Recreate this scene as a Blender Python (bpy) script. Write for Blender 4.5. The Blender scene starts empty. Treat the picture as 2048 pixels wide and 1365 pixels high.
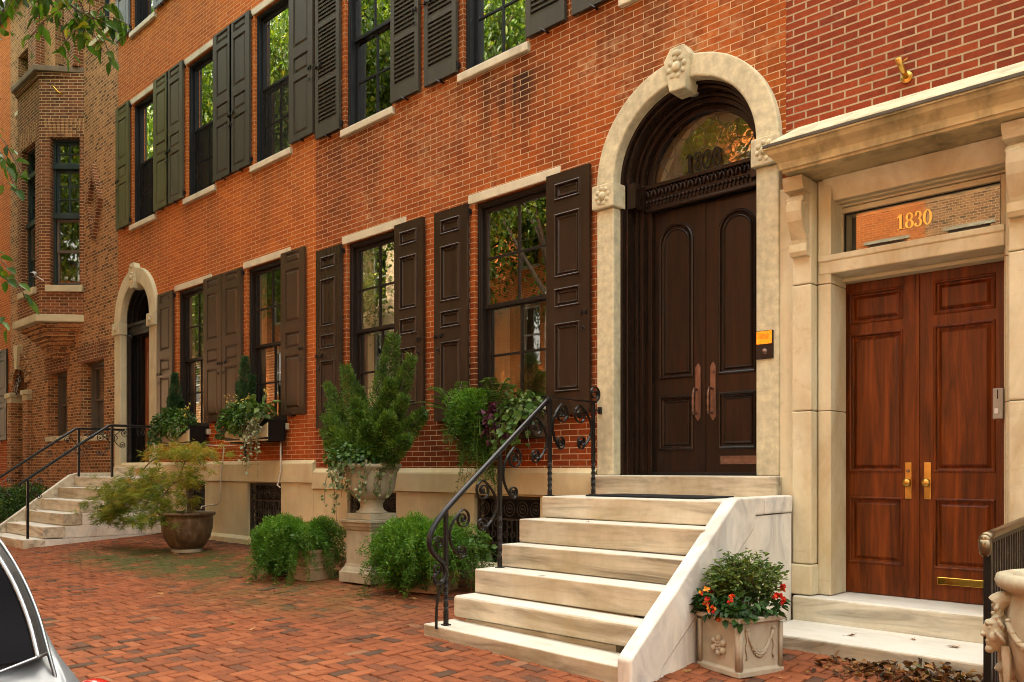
import bpy, bmesh, math, random
import numpy as np
from mathutils import Vector, Matrix
R = math.radians
random.seed(7); RNG = np.random.default_rng(11)
SC = bpy.context.scene
# ---------------------------------------------------------------- camera, sky, sun, exposure
cam = bpy.data.objects.new('camera', bpy.data.cameras.new('camera'))
SC.collection.objects.link(cam); SC.camera = cam
cam.location = (0, 0, 1.40); cam.rotation_euler = (R(90), 0, R(44.0717))
cam.data.sensor_width = 36; cam.data.lens = 1700/2048*36
cam.data.shift_y = (940-682.5)/2048
cam.data.clip_start = .05; cam.data.clip_end = 900
SUN_EL, SUN_AZ = R(51), R(-14)
wd = bpy.data.worlds.new('World'); SC.world = wd; wd.use_nodes = True
wn = wd.node_tree
sky = wn.nodes.new('ShaderNodeTexSky'); sky.sky_type = 'NISHITA'; sky.sun_disc = False
sky.sun_elevation = SUN_EL; sky.sun_rotation = SUN_AZ; sky.dust_density = 6; sky.ozone_density = .4; sky.air_density = 1.0
hs = wn.nodes.new('ShaderNodeHueSaturation'); hs.inputs['Saturation'].default_value = .32; wn.links.new(sky.outputs[0], hs.inputs['Color'])
wt = wn.nodes.new('ShaderNodeMix'); wt.data_type = 'RGBA'; wt.blend_type = 'MULTIPLY'; wt.inputs[0].default_value = 1; wt.inputs[7].default_value = (1, .95, .82, 1)   # thin warm overcast
wn.links.new(hs.outputs[0], wt.inputs[6])
# overcast veil: brighter towards the zenith than at the horizon
tc = wn.nodes.new('ShaderNodeTexCoord'); sx = wn.nodes.new('ShaderNodeSeparateXYZ'); mr = wn.nodes.new('ShaderNodeMapRange'); mr.inputs['To Min'].default_value = .05; mr.inputs['To Max'].default_value = 3.0
wn.links.new(tc.outputs['Generated'], sx.inputs[0]); wn.links.new(sx.outputs[2], mr.inputs[0])
wv = wn.nodes.new('ShaderNodeMix'); wv.data_type = 'RGBA'; wv.blend_type = 'MULTIPLY'; wv.inputs[0].default_value = 1
wn.links.new(wt.outputs[2], wv.inputs[6]); wn.links.new(mr.outputs[0], wv.inputs[7]); wn.links.new(wv.outputs[2], wn.nodes['Background'].inputs[0]); wn.nodes['Background'].inputs[1].default_value = .15
sun = bpy.data.objects.new('sun', bpy.data.lights.new('sun', 'SUN')); SC.collection.objects.link(sun)
sun.data.energy = 2.3; sun.data.angle = R(.5); sun.data.color = (1, .86, .66)
sd = Vector((math.sin(SUN_AZ)*math.cos(SUN_EL), math.cos(SUN_AZ)*math.cos(SUN_EL), math.sin(SUN_EL)))
sun.rotation_euler = sd.to_track_quat('Z', 'Y').to_euler(); sun.location = (0, 30, 40)
vs = SC.view_settings; vs.view_transform = 'Standard'; vs.look = 'None'; vs.gamma = 1; vs.exposure = 2.38
try:
    SC.cycles.use_denoising = True; SC.cycles.max_bounces = 8; SC.cycles.diffuse_bounces = 2; SC.cycles.pixel_filter_type = 'BLACKMAN_HARRIS'; SC.cycles.filter_width = 1.0; SC.cycles.transparent_max_bounces = 12
    SC.cycles.caustics_reflective = False; SC.cycles.caustics_refractive = False; SC.cycles.sample_clamp_indirect = 6
except Exception: pass
# ---------------------------------------------------------------- helpers
ORG = {}
def link(o): SC.collection.objects.link(o); return o
def tag(o, label, cat, group=None, kind=None):
    if label: o['label'] = label
    if cat: o['category'] = cat
    if group: o['group'] = group
    if kind: o['kind'] = kind
    return o
def thing(name, label, cat, loc=(0, 0, 0), group=None):
    o = link(bpy.data.objects.new(name, None)); o.location = loc; o.empty_display_size = .2
    ORG[o.name] = Vector(loc); return tag(o, label, cat, group)
def finish(me, name, mat, parent, bevel=0, seg=2, smooth=False, loc=None):
    o = link(bpy.data.objects.new(name, me))
    me.materials.append(mat)
    if parent is not None:
        o.parent = parent; org = ORG[parent.name]
    else: org = Vector(loc) if loc is not None else Vector((0, 0, 0)); o.location = org
    ORG[o.name] = org
    if org.length > 0: me.transform(Matrix.Translation(-org))
    if smooth: me.polygons.foreach_set('use_smooth', [True]*len(me.polygons))
    if bevel:
        m = o.modifiers.new('bevel', 'BEVEL'); m.width = bevel; m.segments = seg; m.limit_method = 'ANGLE'; m.angle_limit = R(40)
    return o
class MB:
    def __init__(s): s.v = []; s.f = []
    def add(s, vs, fs):
        b = len(s.v); s.v += [tuple(p) for p in vs]; s.f += [tuple(i+b for i in f) for f in fs]; return s
    def quad(s, a, b, c, d): return s.add([a, b, c, d], [(0, 1, 2, 3)])
    def hexa(s, c):
        return s.add(c, [(0, 3, 2, 1), (4, 5, 6, 7), (0, 1, 5, 4), (1, 2, 6, 5), (2, 3, 7, 6), (3, 0, 4, 7)])
    def box(s, x0, x1, y0, y1, z0, z1):
        return s.hexa([(x0, y0, z0), (x1, y0, z0), (x1, y1, z0), (x0, y1, z0), (x0, y0, z1), (x1, y0, z1), (x1, y1, z1), (x0, y1, z1)])
    def obox(s, M, sx, sy, sz):
        c = [M @ Vector(p) for p in [(-sx, -sy, -sz), (sx, -sy, -sz), (sx, sy, -sz), (-sx, sy, -sz), (-sx, -sy, sz), (sx, -sy, sz), (sx, sy, sz), (-sx, sy, sz)]]
        return s.hexa(c)
    def prism(s, pts, axis, a, b):
        n = len(pts)
        if axis == 'y': A = [(p[0], a, p[1]) for p in pts]; B = [(p[0], b, p[1]) for p in pts]
        elif axis == 'x': A = [(a, p[0], p[1]) for p in pts]; B = [(b, p[0], p[1]) for p in pts]
        else: A = [(p[0], p[1], a) for p in pts]; B = [(p[0], p[1], b) for p in pts]
        return s.add(A+B, [tuple(range(n))[::-1], tuple(range(n, 2*n))]+[(i, (i+1) % n, n+(i+1) % n, n+i) for i in range(n)])
    def lathe(s, prof, c=(0, 0, 0), n=32, M=None, sq=0):
        k = len(prof); vs = []
        for r, z in prof:
            for j in range(n):
                a = 2*math.pi*(j+.5)/n; q = 1
                p = Vector((r*math.cos(a)*q, r*math.sin(a)*q, z))
                p = (M @ p) if M else p+Vector(c)
                vs.append(p)
        fs = [(i*n+j, i*n+(j+1) % n, (i+1)*n+(j+1) % n, (i+1)*n+j) for i in range(k-1) for j in range(n)]
        if prof[0][0] > 1e-5: fs.append(tuple(range(n))[::-1])
        if prof[-1][0] > 1e-5: fs.append(tuple((k-1)*n+j for j in range(n)))
        return s.add(vs, fs)
    def frames(s, pts, ref=None):
        P = [Vector(p) for p in pts]; n = len(P); out = []; prev = None
        for i in range(n):
            t = (P[min(i+1, n-1)]-P[max(i-1, 0)])
            t = t.normalized() if t.length > 1e-9 else Vector((0, 0, 1))
            if ref is not None: u = Vector(ref); u = (u-t*u.dot(t)); u.normalize()
            elif prev is None:
                u = t.cross(Vector((0, 0, 1)) if abs(t.z) < .9 else Vector((1, 0, 0))); u.normalize()
            else: u = prev-t*prev.dot(t); u.normalize()
            prev = u; out.append((P[i], u, t.cross(u)))
        return out
    def tube(s, pts, r, n=8, cap=True):
        fr = s.frames(pts); k = len(fr); vs = []
        for i, (p, u, w) in enumerate(fr):
            rr = r[i] if hasattr(r, '__len__') else r
            for j in range(n):
                a = 2*math.pi*j/n; vs.append(p+u*(rr*math.cos(a))+w*(rr*math.sin(a)))
        fs = [(i*n+j, i*n+(j+1) % n, (i+1)*n+(j+1) % n, (i+1)*n+j) for i in range(k-1) for j in range(n)]
        if cap: fs += [tuple(range(n))[::-1], tuple((k-1)*n+j for j in range(n))]
        return s.add(vs, fs)
    def bar(s, pts, ax, hw, ht, taper=None):
        fr = s.frames(pts, ax); k = len(fr); vs = []
        for i, (p, u, w) in enumerate(fr):
            q = ht if taper is None else ht*taper[i]
            vs += [p-u*hw-w*q, p+u*hw-w*q, p+u*hw+w*q, p-u*hw+w*q]
        fs = [(i*4+j, i*4+(j+1) % 4, (i+1)*4+(j+1) % 4, (i+1)*4+j) for i in range(k-1) for j in range(4)]
        fs += [(3, 2, 1, 0), tuple((k-1)*4+j for j in range(4))]
        return s.add(vs, fs)
    def ball(s, c, r, n=12, m=8, M=None):
        r = (r, r, r) if not hasattr(r, '__len__') else r
        vs = [(0, 0, 1)]; fs = []
        for i in range(1, m):
            t = math.pi*i/m
            for j in range(n):
                a = 2*math.pi*j/n; vs.append((math.sin(t)*math.cos(a), math.sin(t)*math.sin(a), math.cos(t)))
        vs.append((0, 0, -1)); L = len(vs)-1
        for j in range(n):
            fs.append((0, 1+j, 1+(j+1) % n)); fs.append((L, 1+(m-2)*n+(j+1) % n, 1+(m-2)*n+j))
            for i in range(m-2): fs.append((1+i*n+j, 1+(i+1)*n+j, 1+(i+1)*n+(j+1) % n, 1+i*n+(j+1) % n))
        q = []
        for p in vs:
            p = Vector((p[0]*r[0], p[1]*r[1], p[2]*r[2]))
            if M is not None: p = M @ p
            q.append(p+Vector(c))
        return s.add(q, fs)
    def arch(s, cx, zs, ro, ri, zb, y0, y1, n=40, legs=True):
        # band round an arched opening: half ring plus straight jambs
        ang = [math.pi*i/n for i in range(n+1)]
        o = [(cx+ro*math.cos(a), zs+ro*math.sin(a)) for a in ang]; i_ = [(cx+ri*math.cos(a), zs+ri*math.sin(a)) for a in ang]
        if legs:
            o = [(cx+ro, zb)]+o+[(cx-ro, zb)]; i_ = [(cx+ri, zb)]+i_+[(cx-ri, zb)]
        k = len(o); vs = [(p[0], y0, p[1]) for p in o]+[(p[0], y0, p[1]) for p in i_]+[(p[0], y1, p[1]) for p in o]+[(p[0], y1, p[1]) for p in i_]
        fs = []
        for j in range(k-1):
            fs += [(j, j+1, k+j+1, k+j), (2*k+j, 3*k+j, 3*k+j+1, 2*k+j+1), (j, 2*k+j, 2*k+j+1, j+1), (k+j, k+j+1, 3*k+j+1, 3*k+j)]
        fs += [(0, k, 3*k, 2*k), (k-1, 3*k-1, 4*k-1, 2*k-1)]
        return s.add(vs, fs)
    def wall(s, x0, x1, z0, z1, y, ops, depth=.2):
        # flat facade with openings (xa, xb, za, zb, arched) and their reveals
        xs = sorted({x0, x1, *[o[0] for o in ops], *[o[1] for o in ops]}); zs = sorted({z0, z1, *[o[2] for o in ops], *[o[3] for o in ops]})
        xs = [x for x in xs if x0-1e-6 <= x <= x1+1e-6]; zs = [z for z in zs if z0-1e-6 <= z <= z1+1e-6]
        for a, b in zip(xs, xs[1:]):
            for c, d in zip(zs, zs[1:]):
                mx, mz = (a+b)/2, (c+d)/2
                if any(o[0] < mx < o[1] and o[2] < mz < o[3] for o in ops): continue
                s.quad((a, y, c), (b, y, c), (b, y, d), (a, y, d))
        for o in ops:
            a, b, c, d = o[:4]; Y = y+depth
            if len(o) > 4 and o[4]:
                r = (b-a)/2; m = (a+b)/2; zs_ = d-r; n = 40
                pts = [(m-r*math.cos(math.pi*i/n), zs_+r*math.sin(math.pi*i/n)) for i in range(n+1)]
                for p, q in zip(pts, pts[1:]):
                    s.quad((p[0], y, p[1]), (q[0], y, q[1]), (q[0], y, d), (p[0], y, d))
                    s.quad((p[0], y, p[1]), (p[0], Y, p[1]), (q[0], Y, q[1]), (q[0], y, q[1]))
                d = zs_
            else: s.quad((a, y, d), (a, Y, d), (b, Y, d), (b, y, d))
            s.quad((a, y, c), (a, Y, c), (a, Y, d), (a, y, d)); s.quad((b, y, c), (b, y, d), (b, Y, d), (b, Y, c))
            s.quad((a, y, c), (b, y, c), (b, Y, c), (a, Y, c))
        return s
    def board(s, x0, x1, z0, z1, y, th, panels):
        # joinery: a board whose front (at y) carries sunk and raised panels. panel = (xa, xb, za, zb, profile[(inset, dy)], arched)
        xs = sorted({x0, x1, *[p[0] for p in panels], *[p[1] for p in panels]}); zs = sorted({z0, z1, *[p[2] for p in panels], *[p[3] for p in panels]})
        for a, b in zip(xs, xs[1:]):
            for c, d in zip(zs, zs[1:]):
                mx, mz = (a+b)/2, (c+d)/2
                if any(o[0] < mx < o[1] and o[2] < mz < o[3] for o in panels): continue
                s.quad((a, y, c), (b, y, c), (b, y, d), (a, y, d))
        for p in panels:
            a, b, c, d, prof = p[:5]; ar = len(p) > 5 and p[5]
            def loop(k):
                if not ar: return [(a+k, c+k), (b-k, c+k), (b-k, d-k), (a+k, d-k)]
                r = (b-a)/2; m = (a+b)/2; zz = d-r; n = 24
                return [(a+k, c+k), (b-k, c+k)]+[(m+(r-k)*math.cos(math.pi*i/n), zz+(r-k)*math.sin(math.pi*i/n)) for i in range(n+1)]
            if ar:
                q = loop(0)[2:]
                for u, v in zip(q, q[1:]): s.quad((u[0], y, u[1]), (u[0], y, d), (v[0], y, d), (v[0], y, v[1]))
            L0 = loop(prof[0][0]); y0 = y+prof[0][1]
            if prof[0] != (0, 0): L0 = loop(0); y0 = y
            for k, dy in prof:
                L1 = loop(k); y1 = y+dy; n = len(L1)
                s.add([(u[0], y0, u[1]) for u in L0]+[(u[0], y1, u[1]) for u in L1], [(i, (i+1) % n, n+(i+1) % n, n+i) for i in range(n)])
                L0, y0 = L1, y1
            s.add([(u[0], y0, u[1]) for u in L0], [tuple(range(len(L0)))])
        Y = y+th
        s.quad((x0, y, z0), (x0, Y, z0), (x0, Y, z1), (x0, y, z1)); s.quad((x1, y, z0), (x1, y, z1), (x1, Y, z1), (x1, Y, z0))
        s.quad((x0, y, z1), (x0, Y, z1), (x1, Y, z1), (x1, y, z1)); s.quad((x0, y, z0), (x1, y, z0), (x1, Y, z0), (x0, Y, z0))
        s.quad((x0, Y, z0), (x1, Y, z0), (x1, Y, z1), (x0, Y, z1))
        return s
    def build(s, name, mat, parent=None, bevel=0, seg=2, smooth=False, uv=False, loc=None, recalc=True):
        me = bpy.data.meshes.new(name); me.from_pydata(s.v, [], s.f); me.update()
        if recalc:
            bm = bmesh.new(); bm.from_mesh(me); bmesh.ops.remove_doubles(bm, verts=bm.verts, dist=1e-5)
            bmesh.ops.recalc_face_normals(bm, faces=bm.faces); bm.to_mesh(me); bm.free()
        if uv:
            ul = me.uv_layers.new(name='wall'); 
            for p in me.polygons:
                n = p.normal
                for li in p.loop_indices:
                    c = me.vertices[me.loops[li].vertex_index].co
                    if abs(n.z) < .8:
                        h = math.hypot(n.x, n.y); t = (-n.y/h, n.x/h)
                        if t[0] < -1e-3 or (abs(t[0]) < 1e-3 and t[1] < 0): t = (-t[0], -t[1])
                        ul.data[li].uv = (c.x*t[0]+c.y*t[1], c.z)
                    else: ul.data[li].uv = (c.x, c.y)
        return finish(me, name, mat, parent, bevel, seg, smooth, loc)
def mesh_np(name, V, F, tone, mat, parent=None, loc=None, smooth=False):
    # many small faces at once: V (n,3), F (m,k) of one face size, tone per face
    me = bpy.data.meshes.new(name); V = np.asarray(V, dtype=np.float32); F = np.asarray(F, dtype=np.int32); m, k = F.shape
    me.vertices.add(len(V)); me.vertices.foreach_set('co', V.ravel())
    me.loops.add(m*k); me.loops.foreach_set('vertex_index', F.ravel())
    me.polygons.add(m); me.polygons.foreach_set('loop_start', np.arange(0, m*k, k, dtype=np.int32))
    me.update(calc_edges=True)
    if tone is not None:
        at = me.attributes.new('tone', 'FLOAT', 'FACE'); at.data.foreach_set('value', np.asarray(tone, dtype=np.float32))
    return finish(me, name, mat, parent, smooth=smooth, loc=loc)
def norm(a): return a/np.maximum(np.linalg.norm(a, axis=-1, keepdims=True), 1e-9)
def leaf_arrays(P, D, U, L, W, fold=.25, droop=.15):
    # pointed oval leaves folded on the midrib: base P, direction D, side-up U, length L, width W
    n = len(P); D = norm(D); S = norm(np.cross(D, U)); Nn = norm(np.cross(S, D)); L = np.broadcast_to(L, n)[:, None]; W = np.broadcast_to(W, n)[:, None]
    f = W*fold; dz = np.array([0, 0, 1.])*L*droop
    b = P; l1 = P+D*L*.33-S*W*.5+Nn*f-dz*.1; l2 = P+D*L*.68-S*W*.40+Nn*f*.8-dz*.45; t = P+D*L-dz
    r2 = P+D*L*.68+S*W*.40+Nn*f*.8-dz*.45; r1 = P+D*L*.33+S*W*.5+Nn*f-dz*.1
    V = np.stack([b, l1, l2, t, r2, r1], 1).reshape(-1, 3); i = np.arange(n)[:, None]*6
    F = np.concatenate([i+np.array([[0, 3, 2, 1]]), i+np.array([[0, 5, 4, 3]])], 0)
    return V, F
def leaves(name, P, D, U, L, W, tone, mat, parent=None, loc=None, fold=.25, droop=.15):
    V, F = leaf_arrays(np.asarray(P), np.asarray(D), np.asarray(U), L, W, fold, droop)
    return mesh_np(name, V, F, np.concatenate([tone, tone]), mat, parent, loc)
def needles(name, P, D, L, W, tone, mat, parent=None, loc=None):
    n = len(P); D = norm(D); S = norm(np.cross(D, RNG.normal(size=(n, 3)))); L = np.broadcast_to(L, n)[:, None]; W = np.broadcast_to(W, n)[:, None]
    V = np.stack([P-S*W*.5, P+S*W*.5, P+D*L*.6+S*W*.4, P+D*L, P+D*L*.6-S*W*.4], 1).reshape(-1, 3)
    F = np.arange(n)[:, None]*5+np.array([[0, 1, 2, 3, 4]])
    return mesh_np(name, V, F, tone, mat, parent, loc)
def rdir(n, up=0.): d = RNG.normal(size=(n, 3)); d[:, 2] += up; return norm(d)
# ---------------------------------------------------------------- materials
def nodes(name):
    m = bpy.data.materials.new(name); m.use_nodes = True; nt = m.node_tree
    return m, nt, nt.nodes['Principled BSDF']
def nd(nt, t, ins=None, **pr):
    n = nt.nodes.new(t)
    for k, v in pr.items(): setattr(n, k, v)
    for k, v in (ins or {}).items():
        if hasattr(v, 'links'): nt.links.new(v, n.inputs[k])
        else: n.inputs[k].default_value = v
    return n
def ramp(nt, fac, stops, interp='LINEAR'):
    r = nt.nodes.new('ShaderNodeValToRGB'); r.color_ramp.interpolation = interp; e = r.color_ramp.elements
    while len(e) < len(stops): e.new(.5)
    for el, (p, c) in zip(e, stops): el.position = p; el.color = (*c, 1) if len(c) == 3 else c
    nt.links.new(fac, r.inputs[0]); return r.outputs[0]
def mixc(nt, fac, a, b, mode='MIX'):
    n = nt.nodes.new('ShaderNodeMix'); n.data_type = 'RGBA'; n.blend_type = mode
    for s, v in ((n.inputs[0], fac), (n.inputs[6], a), (n.inputs[7], b)):
        if hasattr(v, 'links'): nt.links.new(v, s)
        elif hasattr(v, '__len__'): s.default_value = (*v, 1) if len(v) == 3 else v
        else: s.default_value = v
    return n.outputs[2]
def mth(nt, op, a, b=None, clamp=False):
    n = nt.nodes.new('ShaderNodeMath'); n.operation = op; n.use_clamp = clamp
    for i, v in ((0, a), (1, b)):
        if v is None: continue
        if hasattr(v, 'links'): nt.links.new(v, n.inputs[i])
        else: n.inputs[i].default_value = v
    return n.outputs[0]
def coords(nt, scale=(1, 1, 1), kind='Object', rot=(0, 0, 0)):
    tc = nt.nodes.new('ShaderNodeTexCoord'); mp = nt.nodes.new('ShaderNodeMapping'); mp.inputs['Scale'].default_value = scale; mp.inputs['Rotation'].default_value = rot
    nt.links.new(tc.outputs[kind], mp.inputs[0]); return mp.outputs[0]
def geo(nt, scale=(1, 1, 1), rot=(0, 0, 0)):
    g = nt.nodes.new('ShaderNodeNewGeometry'); mp = nt.nodes.new('ShaderNodeMapping'); mp.inputs['Scale'].default_value = scale; mp.inputs['Rotation'].default_value = rot
    nt.links.new(g.outputs['Position'], mp.inputs[0]); return mp.outputs[0]
def noise(nt, vec, scale, detail=4, rough=.55, dist=0):
    return nd(nt, 'ShaderNodeTexNoise', {'Vector': vec, 'Scale': scale, 'Detail': detail, 'Roughness': rough, 'Distortion': dist}).outputs['Fac']
def bump(nt, bs, h, strength=.3, dist=.01):
    b = nd(nt, 'ShaderNodeBump', {'Height': h, 'Strength': strength, 'Distance': dist}); nt.links.new(b.outputs[0], bs.inputs['Normal']); return b
def setb(bs, **k):
    for a, v in k.items(): bs.inputs[{'rough': 'Roughness', 'metal': 'Metallic', 'spec': 'Specular IOR Level', 'coat': 'Coat Weight'}[a]].default_value = v
def plain(name, col, rough=.5, var=.15, scale=6, bstr=.15, bscale=60, metal=0, stretch=(1, 1, 1), spec=.22, dirt=None, dscale=1.2, dlo=.5, dhi=.75, coat=0):
    m, nt, bs = nodes(name); v = geo(nt, stretch)
    n1 = noise(nt, v, scale, 5); c = ramp(nt, n1, [(.3, tuple(x*(1-var) for x in col)), (.7, tuple(min(1, x*(1+var)) for x in col))])
    if dirt:
        n2 = noise(nt, geo(nt, (1, 1, .35)), dscale, 6, .65); c = mixc(nt, ramp(nt, n2, [(dlo, (0, 0, 0)), (dhi, (.85, .85, .85))]), c, dirt)
    nt.links.new(c, bs.inputs['Base Color']); setb(bs, rough=rough, metal=metal, spec=spec, coat=coat)
    if bstr: bump(nt, bs, noise(nt, v, bscale, 4), bstr, .004)
    return m
def brick(name, stops, mortar, bw=.2415, rh=.0655, ms=.0045, stain=(.05, .025, .015), sdark=.5, pale=(.5, .3, .2), spale=.35, bias=0., offset=.5, bv=.55, hue2=None, runs=()):
    m, nt, bs = nodes(name)
    uv = nd(nt, 'ShaderNodeUVMap'); uv.uv_map = 'wall'
    wob = nd(nt, 'ShaderNodeTexNoise', {'Vector': uv.outputs[0], 'Scale': 2.5, 'Detail': 3})
    uvw = nd(nt, 'ShaderNodeVectorMath', {0: wob.outputs['Color']}, operation='SCALE'); uvw.inputs['Scale'].default_value = .006
    add = nd(nt, 'ShaderNodeVectorMath', {0: uv.outputs[0], 1: uvw.outputs[0]}, operation='ADD')
    b = nd(nt, 'ShaderNodeTexBrick', {'Vector': add.outputs[0], 'Color1': (0, 0, 0, 1), 'Color2': (1, 1, 1, 1), 'Mortar': (.5, .5, .5, 1), 'Scale': 1, 'Mortar Size': ms, 'Mortar Smooth': .25, 'Bias': bias, 'Brick Width': bw, 'Row Height': rh}, offset=offset)
    g = geo(nt)
    fine = noise(nt, g, 26, 5, .7)
    tone = mth(nt, 'ADD', mth(nt, 'MULTIPLY', mth(nt, 'ADD', mth(nt, 'MULTIPLY', b.outputs['Color'], bv), (1-bv)*.5), .8), mth(nt, 'MULTIPLY', mth(nt, 'SUBTRACT', fine, .5), 1.1)) 
    c = ramp(nt, mth(nt, 'ADD', tone, .1, True), stops)
    stk = noise(nt, geo(nt, (1, 1, .10)), 1.5, 5, .65); c = mixc(nt, ramp(nt, stk, [(.5, (0, 0, 0)), (.78, (sdark*.9,)*3)]), c, stain)
    big = noise(nt, geo(nt, (1, 1, .55)), .55, 6, .62)
    c = mixc(nt, ramp(nt, big, [(.47, (0, 0, 0)), (.66, (sdark,)*3)]), c, stain)
    if runs:   # soot washed down from the ends of the sills
        sp = nd(nt, 'ShaderNodeSeparateXYZ', {0: geo(nt)}); sn = ramp(nt, noise(nt, geo(nt, (1, 1, .16)), 3.2, 5, .7), [(.36, (0, 0, 0)), (.62, (1, 1, 1))]); tot = None
        for xa, xb, zt, ln in runs:
            hx = mth(nt, 'SUBTRACT', 1, mth(nt, 'ABSOLUTE', mth(nt, 'DIVIDE', mth(nt, 'SUBTRACT', sp.outputs[0], (xa+xb)/2), (xb-xa)*.62)), True)
            hz_ = nd(nt, 'ShaderNodeMapRange', {'Value': sp.outputs[2], 'From Min': zt-ln, 'From Max': zt, 'To Min': 0, 'To Max': 1})
            up_ = nd(nt, 'ShaderNodeMapRange', {'Value': sp.outputs[2], 'From Min': zt, 'From Max': zt+.02, 'To Min': 1, 'To Max': 0})
            q = mth(nt, 'MULTIPLY', mth(nt, 'POWER', hx, .4), mth(nt, 'MULTIPLY', hz_.outputs[0], up_.outputs[0])); tot = q if tot is None else mth(nt, 'ADD', tot, q)
        c = mixc(nt, mth(nt, 'MULTIPLY', mth(nt, 'MULTIPLY', tot, sn), .68, True), c, tuple(x*.6 for x in stain))
    pl = noise(nt, geo(nt, (1, 1, 1.3)), .9, 6, .7); pl2 = mth(nt, 'MULTIPLY', ramp(nt, pl, [(.52, (0, 0, 0)), (.7, (1, 1, 1))]), ramp(nt, noise(nt, g, 11, 3), [(.42, (0, 0, 0)), (.62, (spale,)*3)]))
    c = mixc(nt, pl2, c, pale)
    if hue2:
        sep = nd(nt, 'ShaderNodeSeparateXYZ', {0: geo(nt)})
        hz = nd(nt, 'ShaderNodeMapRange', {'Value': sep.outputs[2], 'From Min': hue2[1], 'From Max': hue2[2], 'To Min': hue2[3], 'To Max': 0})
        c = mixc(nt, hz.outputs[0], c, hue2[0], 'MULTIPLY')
    mn = noise(nt, g, 5, 4); mc = mixc(nt, ramp(nt, mn, [(.35, (0, 0, 0)), (.7, (.6, .6, .6))]), mortar, tuple(x*.55 for x in mortar))
    c = mixc(nt, b.outputs['Fac'], c, mc)
    nt.links.new(c, bs.inputs['Base Color']); setb(bs, rough=.9, spec=.12)
    h = mth(nt, 'SUBTRACT', mth(nt, 'MULTIPLY', fine, .35), b.outputs['Fac']); bump(nt, bs, h, .6, .006)
    return m
def marble(name, base, vein, stain=None, stretch=(.5, 2.2, 2.2), rough=.4, vs=2.2, sstr=.75, tread=None):
    m, nt, bs = nodes(name)
    v = geo(nt, stretch); n1 = noise(nt, v, vs, 8, .62, 1.2)
    c = ramp(nt, n1, [(.30, vein), (.45, tuple(a*.35+b*.65 for a, b in zip(vein, base))), (.55, base), (.72, tuple(min(.9, x*1.08) for x in base))])
    n3 = noise(nt, geo(nt, (stretch[0]*.6, stretch[1]*3, stretch[2]*3)), 5, 6, .7, .6)
    c = mixc(nt, ramp(nt, n3, [(.56, (0, 0, 0)), (.68, (.4, .4, .4))]), c, vein)
    if stain:
        n2 = noise(nt, geo(nt, (1, 1, .6)), 1.3, 7, .68); c = mixc(nt, ramp(nt, n2, [(.42, (0, 0, 0)), (.72, (sstr,)*3)]), c, stain)
    if tread:  # upward faces painted whiter, light from above put into the colour along with foot wear
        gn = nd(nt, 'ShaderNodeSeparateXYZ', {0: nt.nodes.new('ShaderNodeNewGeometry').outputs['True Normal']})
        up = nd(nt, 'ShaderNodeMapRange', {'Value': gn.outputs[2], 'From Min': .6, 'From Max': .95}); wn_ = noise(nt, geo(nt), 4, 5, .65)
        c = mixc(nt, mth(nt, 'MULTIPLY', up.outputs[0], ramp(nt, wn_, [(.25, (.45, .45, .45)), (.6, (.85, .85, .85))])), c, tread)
    nt.links.new(c, bs.inputs['Base Color']); setb(bs, rough=rough+.12, spec=.25)
    bump(nt, bs, noise(nt, geo(nt), 35, 5, .7), .18, .005); return m
def wood(name, stops, rough=.35, sc=(9, 9, .7), coat=.3, spec=.22):
    m, nt, bs = nodes(name); v = geo(nt, sc)
    n1 = noise(nt, v, 2.2, 7, .65, .8); n2 = noise(nt, geo(nt, (sc[0]*5, sc[1]*5, sc[2])), 3, 4, .6)
    c = ramp(nt, mth(nt, 'ADD', mth(nt, 'MULTIPLY', n1, .87), mth(nt, 'MULTIPLY', n2, .13)), stops)
    nt.links.new(c, bs.inputs['Base Color']); setb(bs, rough=rough, coat=coat, spec=spec); bump(nt, bs, n2, .06, .002); return m
def leafmat(name, stops, trans=.3, rough=.5):
    m, nt, bs = nodes(name); at = nd(nt, 'ShaderNodeAttribute', attribute_name='tone')
    fac = mth(nt, 'ADD', at.outputs['Fac'], mth(nt, 'MULTIPLY', mth(nt, 'SUBTRACT', noise(nt, geo(nt), 40, 2), .5), .3), True)
    c = ramp(nt, fac, stops); nt.links.new(c, bs.inputs['Base Color']); setb(bs, rough=rough, spec=.35)
    tr = nd(nt, 'ShaderNodeBsdfTranslucent', {'Color': mixc(nt, 1, c, (1.0, 1.0, .55), 'MULTIPLY')})
    mx = nd(nt, 'ShaderNodeMixShader', {0: trans, 1: bs.outputs[0], 2: tr.outputs[0]}); nt.links.new(mx.outputs[0], nt.nodes['Material Output'].inputs[0]); return m
def glass(name, refl=.25, tint=(.8, .82, .78), wav=0.0, wsc=4):
    m, nt, bs = nodes(name); nt.nodes.remove(bs)
    tr = nd(nt, 'ShaderNodeBsdfTransparent', {'Color': (*tint, 1)}); gl = nd(nt, 'ShaderNodeBsdfGlossy', {'Color': (.97, .97, .97, 1), 'Roughness': 0.0})
    lw = nd(nt, 'ShaderNodeFresnel', {'IOR': 1.5}); fac = mth(nt, 'ADD', mth(nt, 'MULTIPLY', lw.outputs[0], 1.6), refl, True)
    if wav:
        b = nd(nt, 'ShaderNodeBump', {'Height': noise(nt, geo(nt), wsc, 2), 'Strength': wav, 'Distance': .02})
        nt.links.new(b.outputs[0], gl.inputs['Normal'])
    mx = nd(nt, 'ShaderNodeMixShader', {0: fac, 1: tr.outputs[0], 2: gl.outputs[0]}); nt.links.new(mx.outputs[0], nt.nodes['Material Output'].inputs[0]); return m
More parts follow.
